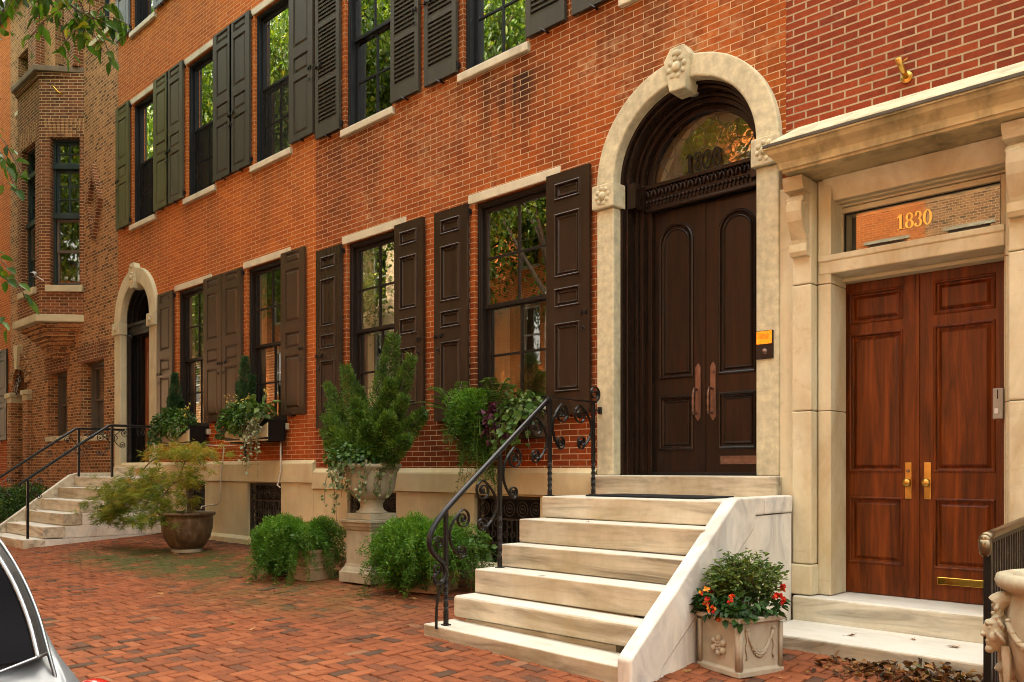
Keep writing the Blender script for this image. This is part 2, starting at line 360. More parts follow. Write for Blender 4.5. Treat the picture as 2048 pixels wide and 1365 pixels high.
B26 = brick('brick_orange', [(.0, (.24, .055, .011)), (.3, (.42, .10, .016)), (.6, (.53, .138, .021)), (1, (.60, .20, .04))], (.68, .48, .26), ms=.0042, sdark=.35, stain=(.13, .055, .022), pale=(.56, .30, .13), bv=.45, hue2=((.66, .45, .5), 1.4, 4.2, .85), runs=[(-17.6, -16.2, 6.22, 1.1), (-15.2, -13.8, 6.22, 1.2), (-12.8, -11.3, 6.22, 1.1)])
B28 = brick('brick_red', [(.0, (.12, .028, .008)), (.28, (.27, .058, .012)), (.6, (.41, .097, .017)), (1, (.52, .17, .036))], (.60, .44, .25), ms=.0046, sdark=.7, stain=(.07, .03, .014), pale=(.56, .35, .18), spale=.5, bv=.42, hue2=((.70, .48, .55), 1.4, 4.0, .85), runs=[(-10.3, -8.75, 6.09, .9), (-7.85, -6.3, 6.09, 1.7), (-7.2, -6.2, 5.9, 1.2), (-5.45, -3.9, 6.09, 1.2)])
B30 = brick('brick_crimson', [(.0, (.11, .024, .012)), (.35, (.21, .040, .017)), (.7, (.28, .055, .020)), (1, (.35, .08, .028))], (.44, .33, .20), bw=.225, rh=.067, ms=.008, sdark=.4, spale=.2)
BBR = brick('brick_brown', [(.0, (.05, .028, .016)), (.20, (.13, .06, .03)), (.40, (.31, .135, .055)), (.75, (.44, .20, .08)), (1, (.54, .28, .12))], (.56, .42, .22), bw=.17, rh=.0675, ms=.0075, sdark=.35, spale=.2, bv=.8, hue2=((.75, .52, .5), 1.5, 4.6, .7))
BBAY = brick('brick_bay', [(.0, (.05, .026, .016)), (.3, (.13, .05, .026)), (.7, (.26, .09, .038)), (1, (.36, .13, .052))], (.52, .38, .2), bw=.2, rh=.0675, ms=.0075, sdark=.3, spale=.2)
LIME = plain('limestone', (.56, .51, .33), .75, .12, 3, .35, 45, dirt=(.33, .24, .13), dlo=.5, dhi=.8)
LIMEW = plain('weathered_limestone', (.59, .54, .36), .8, .2, 14, .6, 60, dirt=(.21, .18, .12), dlo=.50, dhi=.8, dscale=2.2)
LINT = plain('lintel_marble', (.62, .57, .42), .6, .1, 5, .3, 50, dirt=(.34, .29, .2), dlo=.5, dhi=.8, dscale=3)
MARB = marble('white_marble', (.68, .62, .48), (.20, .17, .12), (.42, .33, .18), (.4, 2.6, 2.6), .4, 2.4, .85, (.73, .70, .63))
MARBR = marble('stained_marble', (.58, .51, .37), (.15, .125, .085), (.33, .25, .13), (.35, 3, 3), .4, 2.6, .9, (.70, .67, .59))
MARW = marble('cheek_marble', (.80, .77, .68), (.45, .44, .42), (.68, .58, .40), (1.2, 1.2, .7), sstr=.5)
BASE = plain('base_stone', (.62, .54, .33), .75, .16, 1.4, .35, 30, dirt=(.37, .20, .06), dlo=.47, dhi=.8, dscale=.9)
TRIM = plain('cream_paint', (.62, .54, .34), .45, .05, 4, .05, 40)
PORT = marble('portal_marble', (.68, .62, .43), (.46, .35, .20), (.50, .35, .15), (1.4, 1.4, .5), .5, 1.4, .8)
CORN = plain('cornice_marble', (.50, .38, .19), .6, .22, 3, .3, 50, dirt=(.13, .11, .045), dlo=.46, dhi=.66, dscale=3.0, stretch=(.5, 1, 2))
SHB = plain('shutter_brown', (.062, .038, .022), .28, .2, 2, .06, 90, spec=.35, stretch=(4, 4, .5))
SHD = plain('shutter_dark_brown', (.034, .020, .012), .26, .2, 2, .06, 90, spec=.35, stretch=(4, 4, .5))
SHG = plain('shutter_green', (.095, .095, .042), .5, .12, 2, .06, 90, stretch=(4, 4, .5))
SHO = plain('shutter_olive', (.080, .074, .048), .5, .12, 2, .06, 90, stretch=(4, 4, .5))
SHC = plain('shutter_charcoal', (.052, .048, .035), .5, .12, 2, .06, 90, stretch=(4, 4, .5))
SHBLUE = plain('shutter_blue_grey', (.16, .18, .19), .5, .1, 2, .06, 90)
FRAME = plain('dark_frame_paint', (.017, .012, .009), .45, .15, 3, .05, 60)
FRAMEB = plain('navy_frame_paint', (.014, .016, .017), .45, .15, 3, .05, 60)
TEAL = plain('teal_frame_paint', (.03, .048, .046), .4, .15, 3, .05, 60)
TAUPE = plain('taupe_sash_paint', (.13, .11, .085), .45, .1, 3, .05, 60)
IRON = plain('black_iron', (.012, .011, .010), .32, .3, 12, .25, 80, spec=.3)
BRASS = plain('brass', (.55, .33, .08), .28, .2, 8, .05, 60, metal=1)
BRASSP = plain('polished_brass', (.85, .50, .08), .12, .1, 8, .02, 60, metal=1)
BRONZE = plain('bronze', (.20, .12, .085), .38, .2, 20, .1, 80, metal=.7)
GOLD = plain('gold_leaf', (.85, .62, .18), .35, .1, 20, .05, 60, metal=.6)
BLACK = plain('black_paint', (.010, .009, .008), .4, .1, 20, 0)
MAHOG = wood('mahogany', [(.27, (.028, .008, .002)), (.42, (.085, .020, .0035)), (.55, (.155, .034, .005)), (.72, (.24, .058, .009))], .36, (7, 7, .5), 0, .22)
DOORB = wood('dark_door_wood', [(.3, (.012, .008, .006)), (.5, (.020, .012, .008)), (.7, (.036, .014, .007))], .22, (9, 9, .7), 0)
DOORR = wood('red_brown_door_wood', [(.3, (.14, .04, .014)), (.5, (.26, .08, .025)), (.7, (.36, .12, .04))], .4)
GL28 = glass('window_glass', .34)
GLUP = glass('mirroring_glass', .50)
GLDK = glass('dark_glass', .10)
GLAN = glass('antique_glass', .12, (.75, .7, .6), .06, 5)
GLCAR = plain('car_glass', (.006, .006, .007), .3, .2, 4, 0, spec=.0)
GRILLE = plain('grille_iron', (.050, .040, .032), .5, .25, 12, .2, 80)
LEADF = plain('lead_flashing', (.085, .075, .055), .6, .2, 6, .2, 40)
CURT = plain('curtain_cloth', (.78, .72, .52), .9, .1, 3, .1, 30)
CURTG = plain('gold_curtain', (.42, .32, .17), .9, .15, 3, .1, 30)
SCREEN = plain('insect_screen', (.012, .011, .010), .6, .3, 2, 0)
INTER = plain('room_plaster', (.20, .16, .11), .9, .1, 1, 0)
STONEP = plain('cast_stone', (.40, .36, .25), .85, .16, 7, .5, 70, dirt=(.20, .16, .11), dlo=.45, dhi=.8, dscale=3)
CASTL = plain('pale_cast_stone', (.44, .385, .285), .85, .12, 7, .4, 70, dirt=(.28, .18, .13), dlo=.5, dhi=.85, dscale=4)
TERRA = plain('terracotta_stone', (.36, .25, .14), .85, .14, 6, .4, 70, dirt=(.2, .13, .08), dlo=.5, dhi=.8, dscale=3)
URNST = plain('urn_stone', (.44, .40, .28), .8, .15, 8, .5, 60, dirt=(.30, .19, .11), dlo=.42, dhi=.75, dscale=5)
GLAZE = plain('brown_glaze', (.10, .062, .030), .28, .45, 7, .25, 25, dirt=(.20, .15, .09), dlo=.52, dhi=.7, dscale=9)
SOIL = plain('potting_soil', (.03, .02, .013), .95, .3, 20, .8, 60)
SLATE = plain('roof_slate', (.09, .09, .095), .7, .2, 8, .2, 30)
ASPH = plain('asphalt', (.05, .05, .052), .85, .25, 30, .5, 120)
CONC = plain('kerb_granite', (.30, .29, .27), .8, .2, 30, .4, 120)
SILV = plain('silver_car_paint', (.15, .16, .17), .42, .04, 3, 0, metal=.3, coat=0)
RUBBER = plain('tyre_rubber', (.018, .018, .018), .8, .2, 30, .2, 90)
REDL = plain('red_lens', (.30, .012, .008), .15, .2, 6, 0, coat=.6)
CHROME = plain('bright_trim', (.16, .17, .18), .35, .05, 4, 0, metal=1)
BARK = plain('tree_bark', (.13, .10, .07), .9, .35, 5, .8, 20, stretch=(3, 3, .6))
TWIG = plain('twig_bark', (.15, .12, .085), .85, .25, 12, .4, 60)
CREAMP = plain('cream_box_paint', (.62, .52, .32), .5, .08, 4, .05, 40)
CONDU = plain('pale_conduit', (.55, .50, .40), .5, .08, 8, 0)
WHITEP = plain('white_plastic', (.7, .7, .68), .3, .05, 8, 0)
GREYP = plain('grey_metal', (.28, .28, .26), .35, .08, 8, 0, metal=.4)
MATT = plain('rubber_mat', (.016, .016, .016), .95, .4, 60, .8, 200)
G_AR = leafmat('juniper_green', [(0, (.022, .055, .008)), (.5, (.07, .15, .016)), (1, (.17, .27, .03))])
G_FERN = leafmat('asparagus_green', [(0, (.022, .07, .006)), (.5, (.075, .20, .012)), (1, (.18, .36, .03))])
G_IVY = leafmat('ivy_green', [(0, (.03, .07, .02)), (.55, (.085, .16, .045)), (.8, (.19, .26, .11)), (1, (.42, .46, .30))])
G_LEAF = leafmat('leaf_green', [(0, (.015, .045, .010)), (.5, (.04, .105, .018)), (1, (.10, .19, .03))])
G_BLUE = leafmat('conifer_green', [(0, (.012, .04, .018)), (.5, (.03, .085, .03)), (1, (.07, .14, .05))])
G_MAPLE = leafmat('maple_foliage', [(0, (.09, .17, .016)), (.35, (.26, .31, .03)), (.6, (.42, .32, .035)), (.8, (.5, .21, .028)), (1, (.42, .11, .02))], .35)
G_TREE = leafmat('tree_foliage', [(0, (.03, .07, .008)), (.5, (.08, .15, .014)), (.85, (.20, .25, .02)), (1, (.34, .28, .03))], .45)
G_BRANCH = leafmat('branch_leaf', [(0, (.025, .07, .008)), (.5, (.06, .14, .012)), (.85, (.17, .24, .018)), (1, (.34, .33, .03))], .5)
G_SHRUB = leafmat('shrub_leaf', [(0, (.03, .07, .012)), (.5, (.09, .16, .03)), (1, (.24, .31, .09))])
G_PURP = leafmat('purple_leaf', [(0, (.06, .015, .035)), (.5, (.12, .03, .07)), (1, (.22, .09, .14))], .2)
G_YEL = leafmat('yellow_petal', [(0, (.55, .45, .08)), (1, (.75, .65, .2))], .3)
G_RED = leafmat('red_petal', [(0, (.55, .02, .015)), (.6, (.75, .05, .02)), (.85, (.8, .18, .02)), (1, (.85, .45, .04))], .3)
G_DRY = leafmat('dry_leaf', [(0, (.03, .016, .007)), (.4, (.10, .045, .016)), (.65, (.20, .085, .024)), (.85, (.34, .17, .05)), (1, (.09, .10, .03))], .1, .7)
# ---------------------------------------------------------------- ground
def gz(x, y):
    g = .20-.06*(7-max(y, 4.5)) - (.02*(4.5-y) if y < 4.5 else 0) - .004*(x+13)
    return g-.03*max(0, min(x, -1.5)+5.3)
def sidewalk():
    m, nt, bs = nodes('paving_brick')
    at = nd(nt, 'ShaderNodeAttribute', attribute_name='tone')
    n1 = noise(nt, geo(nt), 30, 5, .65)
    f = mth(nt, 'ADD', at.outputs['Fac'], mth(nt, 'MULTIPLY', mth(nt, 'SUBTRACT', n1, .5), .35), True)
    c = ramp(nt, f, [(0, (.08, .05, .033)), (.16, (.125, .058, .034)), (.34, (.185, .062, .029)), (.65, (.25, .080, .034)), (.9, (.30, .104, .045)), (1, (.24, .115, .06))])
    gd = noise(nt, geo(nt), .7, 6, .65); c = mixc(nt, ramp(nt, gd, [(.5, (0, 0, 0)), (.75, (.4, .4, .4))]), c, (.11, .062, .04))
    sp = nd(nt, 'ShaderNodeSeparateXYZ', {0: geo(nt)})
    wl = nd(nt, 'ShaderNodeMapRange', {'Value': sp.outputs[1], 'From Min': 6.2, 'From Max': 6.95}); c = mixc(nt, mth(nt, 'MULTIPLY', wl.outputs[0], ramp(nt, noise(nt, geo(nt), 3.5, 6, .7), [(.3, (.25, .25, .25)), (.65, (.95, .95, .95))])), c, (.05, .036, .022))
    def blob(cx, cy, rx, ry):
        a = mth(nt, 'DIVIDE', mth(nt, 'SUBTRACT', sp.outputs[0], cx), rx); b = mth(nt, 'DIVIDE', mth(nt, 'SUBTRACT', sp.outputs[1], cy), ry)
        return mth(nt, 'SUBTRACT', 1, mth(nt, 'ADD', mth(nt, 'MULTIPLY', a, a), mth(nt, 'MULTIPLY', b, b)), True)
    ms = mth(nt, 'ADD', blob(-12.2, 5.35, 3.0, 1.15), mth(nt, 'MULTIPLY', blob(-8.4, 5.0, 2.5, 1.2), .35), True)
    mo = mth(nt, 'MULTIPLY', ms, ramp(nt, noise(nt, geo(nt), 2.6, 6, .7), [(.36, (0, 0, 0)), (.58, (1, 1, 1))]))
    c = mixc(nt, mth(nt, 'MULTIPLY', mo, 1.7, True), c, (.082, .078, .024))
    nt.links.new(c, bs.inputs['Base Color']); setb(bs, rough=.88, spec=.12); bump(nt, bs, n1, .7, .006)
    V = []; F = []; T = []; s = .0985; g = .0056
    i0, i1, j0, j1 = int(-27/s), int(1.6/s), int(1.3/s), int(7.0/s)
    for i in range(i0, i1):
        for j in range(j0, j1):
            k = (i-j) % 4
            if k == 0: w, h = 2, 1
            elif k == 3: w, h = 1, 2
            else: continue
            x0, x1, y0, y1 = i*s+g, (i+w)*s-g, j*s+g, (j+h)*s-g; y1 = min(y1, 7.06)
            if y1 <= y0: continue
            jx, jy, a = random.gauss(0, .0012), random.gauss(0, .0012), random.gauss(0, .006); dz = random.gauss(0, .003); tx, ty = random.gauss(0, .012), random.gauss(0, .012)
            cx, cy = (x0+x1)/2, (y0+y1)/2; b = len(V); e = .004
            for z_, ins in ((-.02, 0), (-.004, 0), (0, e)):
                for (px, py) in ((x0+ins, y0+ins), (x1-ins, y0+ins), (x1-ins, y1-ins), (x0+ins, y1-ins)):
                    qx, qy = px-cx, py-cy
                    V.append((cx+qx-a*qy+jx, cy+qy+a*qx+jy, gz(px, py)+z_+dz+tx*qx+ty*qy))
            t = random.random(); t = random.uniform(0, .25) if t < .075 else random.gauss(.58, .17); t = max(0, min(1, t))
            fs = [(8, 9, 10, 11)]+[(r+q, r+(q+1) % 4, r+4+(q+1) % 4, r+4+q) for r in (0, 4) for q in range(4)]
            F += [[b+q for q in f] for f in fs]; T += [t]*len(fs)
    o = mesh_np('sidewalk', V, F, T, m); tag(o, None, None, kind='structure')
    mb = MB(); xs = [-40]+[-27+.5*i for i in range(58)]+[12]; ys = [1.3, 2.5, 3.5, 4.5, 5.5, 6.3, 7.3]
    for a, b in zip(xs, xs[1:]):
        for c_, d in zip(ys, ys[1:]):
            mb.quad(*[(x, y, gz(x, y)-.013) for x, y in ((a, c_), (b, c_), (b, d), (a, d))])
    tag(mb.build('sidewalk_bed', plain('joint_sand', (.040, .030, .018), .95, .3, 20, .6, 80, dirt=(.03, .045, .012), dlo=.4, dhi=.6), recalc=False), None, None, kind='structure')
    tag(MB().box(-80, 60, 1.12, 1.3, -.4, -.045).build('kerb', CONC, bevel=.015), None, None, kind='structure')
    tag(MB().quad((-300, -6.2, -.17), (300, -6.2, -.17), (300, 1.2, -.17), (-300, 1.2, -.17)).build('road', ASPH), None, None, kind='structure')
    tag(MB().box(-80, 60, -9.6, -6.2, -.4, -.03).build('far_sidewalk', CONC), None, None, kind='structure')
    tag(MB().quad((-400, -400, -.30), (400, -400, -.30), (400, 400, -.30), (-400, 400, -.30)).build('ground', plain('earth', (.10, .085, .06), .95, .3, 3, .3, 30)), None, None, kind='structure')
sidewalk()
# ---------------------------------------------------------------- terrace houses
def T(mb, xf):
    if xf:
        ox, oy, a = xf; c, s = math.cos(a), math.sin(a)
        mb.v = [(ox+x*c-y*s, oy+x*s+y*c, z) for x, y, z in mb.v]
    return mb
def rect_frame(mb, x0, x1, z0, z1, y0, y1, w, wt=None, wb=None):
    wt = wt or w; wb = wb or w
    mb.box(x0, x0+w, y0, y1, z0, z1); mb.box(x1-w, x1, y0, y1, z0, z1)
    mb.box(x0+w, x1-w, y0+.001, y1, z1-wt, z1); mb.box(x0+w, x1-w, y0+.001, y1, z0, z0+wb)
def sash(mb, x0, x1, z0, z1, y, cols, rows, st=.048, mt=.027, wb=None):
    rect_frame(mb, x0, x1, z0, z1, y, y+.038, st, None, wb)
    for i in range(1, cols):
        x = x0+st+(x1-x0-2*st)*i/cols; mb.box(x-mt/2, x+mt/2, y+.004, y+.034, z0+st, z1-st)
    for i in range(1, rows):
        z = z0+st+(z1-z0-2*st)*i/rows; mb.box(x0+st, x1-st, y+.006, y+.032, z-mt/2, z+mt/2)
def drape(x0, x1, z0, z1, y, amp=.025, waves=5):
    mb = MB(); n = int(waves*8); pts = [(x0+(x1-x0)*i/n, y+amp*math.sin(2*math.pi*waves*i/n+.6*math.sin(i))) for i in range(n+1)]
    for p, q in zip(pts, pts[1:]): mb.quad((p[0], p[1], z0), (q[0], q[1], z0), (q[0], q[1], z1), (p[0], p[1], z1))
    return mb
def window(house, xa, xb, za, zb, y, up=(2, 2), lo=(2, 2), fr=FRAME, gl=(GL28, GL28), screen=False, curt=None, sill=True, lint=True, xf=None, cw=.075, split=.5, sillm=LINT, sash_m=None, blind=False):
    sash_m = sash_m or fr
    mb = MB(); rect_frame(mb, xa-.01, xb+.01, za-.01, zb+.01, y+.05, y+.20, cw); rect_frame(mb, xa+.03, xb-.03, za+.03, zb-.03, y+.035, y+.1, .02)
    w = T(mb, xf).build('window', fr, house, bevel=.004)
    i0, i1, j0, j1 = xa+cw-.012, xb-cw+.012, za+cw-.012, zb-cw+.012; zm = j0+(j1-j0)*split
    mb = MB(); sash(mb, i0, i1, zm-.02, j1, y+.105, *up); T(mb, xf).build('sash', sash_m, w, bevel=.003)
    mb = MB(); sash(mb, i0, i1, j0, zm+.02, y+.147, *lo, wb=.075); T(mb, xf).build('sash', sash_m, w, bevel=.003)
    if gl[0] is not None:
        T(MB().quad((i0+.02, y+.125, zm), (i1-.02, y+.125, zm), (i1-.02, y+.125, j1-.02), (i0+.02, y+.125, j1-.02)), xf).build('pane', gl[0], w)
        T(MB().quad((i0+.02, y+.167, j0+.02), (i1-.02, y+.167, j0+.02), (i1-.02, y+.167, zm), (i0+.02, y+.167, zm)), xf).build('pane', gl[1], w)
    if screen:
        mb = MB(); rect_frame(mb, i0, i1, j0, zm+.02, y+.10, y+.125, .03)
        T(mb, xf).build('screen_frame', fr, w, bevel=.002)
        T(MB().quad((i0+.02, y+.112, j0+.02), (i1-.02, y+.112, j0+.02), (i1-.02, y+.112, zm), (i0+.02, y+.112, zm)), xf).build('insect_screen', SCR, w)
    for (a, b, mt) in (curt or []):
        W_ = xb-xa; T(drape(xa+W_*a, xa+W_*b, za, zb, y+.225, .018, max(2, 7*(b-a))), xf).build('curtain', mt, w, smooth=True)
    if blind:
        mb = MB()
        for k in range(26):
            z = za+.1+k*.045; mb.add([(i0+.14, y+.20, z), (i0+.54, y+.20, z), (i0+.54, y+.232, z+.028), (i0+.14, y+.232, z+.028)], [(0, 1, 2, 3)])
        rect_frame(mb, i0+.12, i0+.56, za+.06, za+1.32, y+.20, y+.225, .045); T(mb, xf).build('inner_shutter', CURT, w)
    if sill: T(MB().box(xa-.06, xb+.06, y-.055, y+.18, za-.105, za-.006), xf).build('window_sill', sillm, w, bevel=.012)
    if lint: T(MB().box(xa-.105, xb+.105, y-.012, y+.045, zb+.006, zb+.116), xf).build('lintel', sillm, w, bevel=.008)
    return w
m, nt, bs = nodes('insect_screen_mesh'); nt.nodes.remove(bs)
SCR = m; _t = nd(nt, 'ShaderNodeBsdfTransparent'); _d = nd(nt, 'ShaderNodeBsdfDiffuse', {'Color': (.03, .028, .025, 1)}); _m = nd(nt, 'ShaderNodeMixShader', {0: .6, 1: _t.outputs[0], 2: _d.outputs[0]}); nt.links.new(_m.outputs[0], nt.nodes['Material Output'].inputs[0])
PRAISE = [(.0, .0), (.002, .021), (.020, .022), (.026, .020), (.050, .004), (.052, .004)]
PMOULD = [(.0, .0), (.002, -.013), (.011, -.018), (.021, -.012), (.024, .017), (.040, .019), (.042, .002), (.052, -.004), (.058, .006), (.060, .012)]
def shutter(house, x0, x1, z0, z1, y, mat, kind='panel', prof=PRAISE, bolt='r', ring=True, dog=True, hinge=None):
    mb = MB(); H = z1-z0; W = x1-x0; st = W*.20
    if kind == 'panel':
        rows = [(.035, .36), (.405, .50), (.565, .885), (.925, .985)] if prof is PRAISE else [(.09, .375), (.44, .52), (.565, .83), (.885, .955)]
        mb.board(x0, x1, z0, z1, y, .042, [(x0+st, x1-st, z0+H*a, z0+H*b, prof) for a, b in rows])
    else:
        rails = [(0, .075), (.30, .325), (.62, .645), (.97, 1)]
        mb.box(x0, x0+.075, y, y+.042, z0, z1); mb.box(x1-.075, x1, y, y+.042, z0, z1)
        for a, b in rails: mb.box(x0+.075, x1-.075, y+.001, y+.041, z0+H*a, z0+H*b)
        mb.box(x0+.07, x1-.07, y+.038, y+.0415, z0, z1)
        for (a, b), (c, d) in zip(rails, rails[1:]):
            zz = z0+H*b+.02
            while zz < z0+H*c-.012:
                mb.hexa([(x0+.07, y+.006, zz-.016), (x1-.07, y+.006, zz-.016), (x1-.07, y+.036, zz+.004), (x0+.07, y+.036, zz+.004), (x0+.07, y+.004, zz+.010), (x1-.07, y+.004, zz+.010), (x1-.07, y+.034, zz+.026), (x0+.07, y+.034, zz+.026)]); zz += .058
    s = mb.build('shutter', mat, house, bevel=.0025 if kind == 'panel' else 0, recalc=(kind == 'panel'))
    zb = z0+H*(.39 if kind == 'panel' and prof is PRAISE else .405); hb = MB()
    if bolt == 'l':
        hb.box(x0-.01, x0+.17, y-.018, y-.006, zb-.008, zb+.008); hb.box(x0+.02, x0+.04, y-.026, y, zb-.022, zb+.022); hb.box(x0+.12, x0+.14, y-.026, y, zb-.022, zb+.022); hb.box(x0+.16, x0+.175, y-.028, y-.004, zb-.014, zb+.03)
    elif bolt == 'r': hb.box(x1-.11, x1-.09, y-.022, y, zb-.022, zb+.022); hb.box(x1-.05, x1-.03, y-.022, y, zb-.022, zb+.022); hb.box(x1-.11, x1-.03, y-.006, y, zb-.012, zb+.012)
    if bolt: hb.build('shutter_bolt', IRON, s, bevel=.002)
    if ring:
        rx = (x0+.075) if bolt == 'l' else (x1-.075); rz = zb-.17; q = MB()
        q.tube([(rx+.022*math.sin(t*math.pi/6), y-.012, rz+.022*math.cos(t*math.pi/6)) for t in range(13)], .0045, 6); q.ball((rx, y-.006, rz+.022), .010, 8, 6); q.build('pull_ring', IRON, s, smooth=True)
    if dog:
        dx = x0+W*.5; q = MB(); q.box(dx-.008, dx+.008, y-.02, y+.075, z0-.03, z0-.014); q.tube([(dx-.04, y-.022, z0+.012), (dx-.02, y-.024, z0-.012), (dx, y-.022, z0-.022), (dx+.02, y-.024, z0-.04), (dx+.035, y-.022, z0-.05)], .008, 6); q.build('shutter_dog', IRON, s)
    hx = x1 if hinge == 'r' else x0
    for zz in (z0+.09, z1-.09): MB().box(hx-.012, hx+.012, y+.008, y+.09, zz-.03, zz+.03).tube([(hx, y+.02, zz-.05), (hx, y+.02, zz+.05)], .011, 8).build('hinge', IRON, s)
    return s
def rosette(mb, c, r, y):
    mb.ball((c[0], y-.004, c[1]), (r*.46, r*.34, r*.46), 14, 10)
    for k in range(8):
        a = k*math.pi/4+.2; mb.ball((c[0]+r*.82*math.cos(a), y, c[1]+r*.82*math.sin(a)), (r*.26, r*.16, r*.26), 8, 6)
def portal(house, cx, zs, zb, mat, RI=.79):
    s = MB().arch(cx, zs, 1.005, RI, zs+.001, 6.925, 7.10, 48, legs=False).build('arch_ring', mat, house, bevel=.018, seg=3)
    for sx in (-1, 1):
        a, b = sorted((cx+sx*1.005, cx+sx*RI)); MB().box(a, b, 6.93, 7.10, zb, zs-.252).build('door_jamb', mat, house, bevel=.016, seg=3)
        q = MB(); q.box(a-.03, b+.03, 6.885, 7.10, zs-.25, zs-.002); i = q.build('impost_block', mat, house, bevel=.012, seg=2)
        q = MB(); rosette(q, ((a+b)/2, zs-.126), .09, 6.885); q.build('rosette', mat, i, smooth=True)
    z0, z1 = zs+RI-.115, zs+1.095
    q = MB(); P = [(cx-.085, z0), (cx+.085, z0), (cx+.15, z1-.11), (cx+.075, z1), (cx-.075, z1), (cx-.15, z1-.11)]
    q.prism(P, 'y', 6.875, 7.1); k = q.build('keystone', mat, house, bevel=.014)
    q = MB(); rosette(q, (cx, z0+.22), .105, 6.875); q.ball((cx, 6.88, z1-.07), (.06, .03, .035), 10, 6); q.build('rosette', mat, k, smooth=True)
def grille(house, x0, x1, z0, z1, y):
    mb = MB(); rect_frame(mb, x0, x1, z0, z1, y, y+.03, .028); W = x1-x0; H = z1-z0; zt = z1-.30*H
    for z in (zt, z0+.08, z0+H*.38): mb.box(x0+.02, x1-.02, y+.004, y+.024, z-.011, z+.011)
    n = max(6, int(W/.075))
    for i in range(1, n): x = x0+W*i/n; mb.box(x-.006, x+.006, y+.01, y+.022, z0, zt)
    def ring(cx, cz, r, a0=0, a1=360):
        k = 14; mb.tube([(cx+r*math.cos(R(a0+(a1-a0)*t/k)), y+.012, cz+r*math.sin(R(a0+(a1-a0)*t/k))) for t in range(k+1)], .0075, 5)
    m = max(3, int(W/.20)); rr = W/m/2
    for i in range(m):
        c = x0+(i+.5)*W/m; ring(c, (zt+z1-.02)/2, min(rr*.82, .11)); ring(c, (zt+z1-.02)/2, .045); mb.ball((c, y+.01, (zt+z1-.02)/2), .018, 8, 6)
        ring(c, zt-.05, .04); ring(c-rr*.5, z0+H*.5, .035); ring(c+rr*.5, z0+H*.5, .035); ring(c, z0+H*.26, .04)
    g = mb.build('basement_grille', GRILLE, house)
    MB().quad((x0, y+.12, z0), (x1, y+.12, z0), (x1, y+.12, z1), (x0, y+.12, z1)).build('backing', BLACK, g)
def base_course(house, x0, x1, ztop, zled, zband, grs, zg, gap=0):
    ops = [(a, b, zg[0], zg[1]) for a, b in grs]; mb = MB().wall(x0, x1, -.3, zband, 6.955, ops, .16)
    mb.build('base_stone', BASE, house)
    MB().box(x0, x1, 6.925, 7.05, zband+.004, zled).build('stone_band', BASE, house, bevel=.008)
    MB().prism([(6.94, zled+.002), (7.05, zled+.002), (7.05, ztop), (6.985, ztop)], 'x', x0, x1).build('stone_ledge', BASE, house, bevel=.006)
    MB().prism([(6.90, -.3), (7.0, -.3), (7.0, .32), (6.945, .32), (6.90, .27)], 'x', x0, x1 if gap == 0 else gap).build('plinth', BASE, house, bevel=.006)
    for a, b in grs: grille(house, a+.012, b-.012, zg[0]+.01, zg[1]-.01, 7.0)
def shell(house, x0, x1, z=13.6):
    MB().box(x0+.01, x1-.01, 6.8, 16.2, z, z+.18).build('roof', SLATE, house)
    MB().box(x0+.01, x1-.01, 15.9, 16.1, -.3, z).build('rear_wall', INTER, house)
    MB().box(x0+.002, x0+.10, 7.5, 16, -.3, z).build('party_wall', INTER, house); MB().box(x1-.10, x1-.002, 7.5, 16, -.3, z).build('party_wall', INTER, house)
    MB().box(x0+.1, x1-.1, 7.42, 16, 5.30, 5.5).build('inner_floor', INTER, house); MB().box(x0+.1, x1-.1, 10.0, 10.1, -.3, z).build('inner_wall', INTER, house)
# ---- house 1826
h26 = thing('row_house', 'orange brick row house with green and brown shutters left of the dark shuttered house', 'house', (-14.5, 7, .2))
XL, XM, XR = -18.18, -10.80, -3.445
CX26, ZS26 = -17.19, 4.42
W26g = [(-15.40, -14.15), (-12.84, -11.60)]; W26u = [(-17.44, -16.36), (-15.02, -13.94), (-12.60, -11.50)]
ops = [(CX26-.9, CX26+.9, 1.3, ZS26+.9, True)]+[(a, b, 2.12, 4.70) for a, b in W26g]+[(a, b, 6.33, 8.77) for a, b in W26u]+[(a, b, 10.22, 12.4) for a, b in W26u]
MB().wall(XL, XM, 1.5, 13.6, 7.0, ops, .22).build('brick_facade', B26, h26, uv=True)
base_course(h26, XL, XM-.004, 1.545, 1.49, 1.20, [(-14.99, -14.22), (-12.74, -11.70)], (.27, 1.19))
shell(h26, XL, XM)
for k, (a, b) in enumerate(W26g):
    window(h26, a, b, 2.12, 4.70, 7.0, curt=[(.0, .2, CURT), (.85, 1, CURTG)], blind=True)
    wl = [(-16.12, -15.48), (-12.83-.745, -12.92)][k]; wr = [(-14.24, -13.60), (-11.68, -11.03)][k]
    shutter(h26, wl[0], wl[1], 2.24, 4.73, 6.935, SHB, bolt='l', dog=False, hinge='r'); shutter(h26, wr[0], wr[1], 2.24, 4.73, 6.935, SHB, bolt='r')
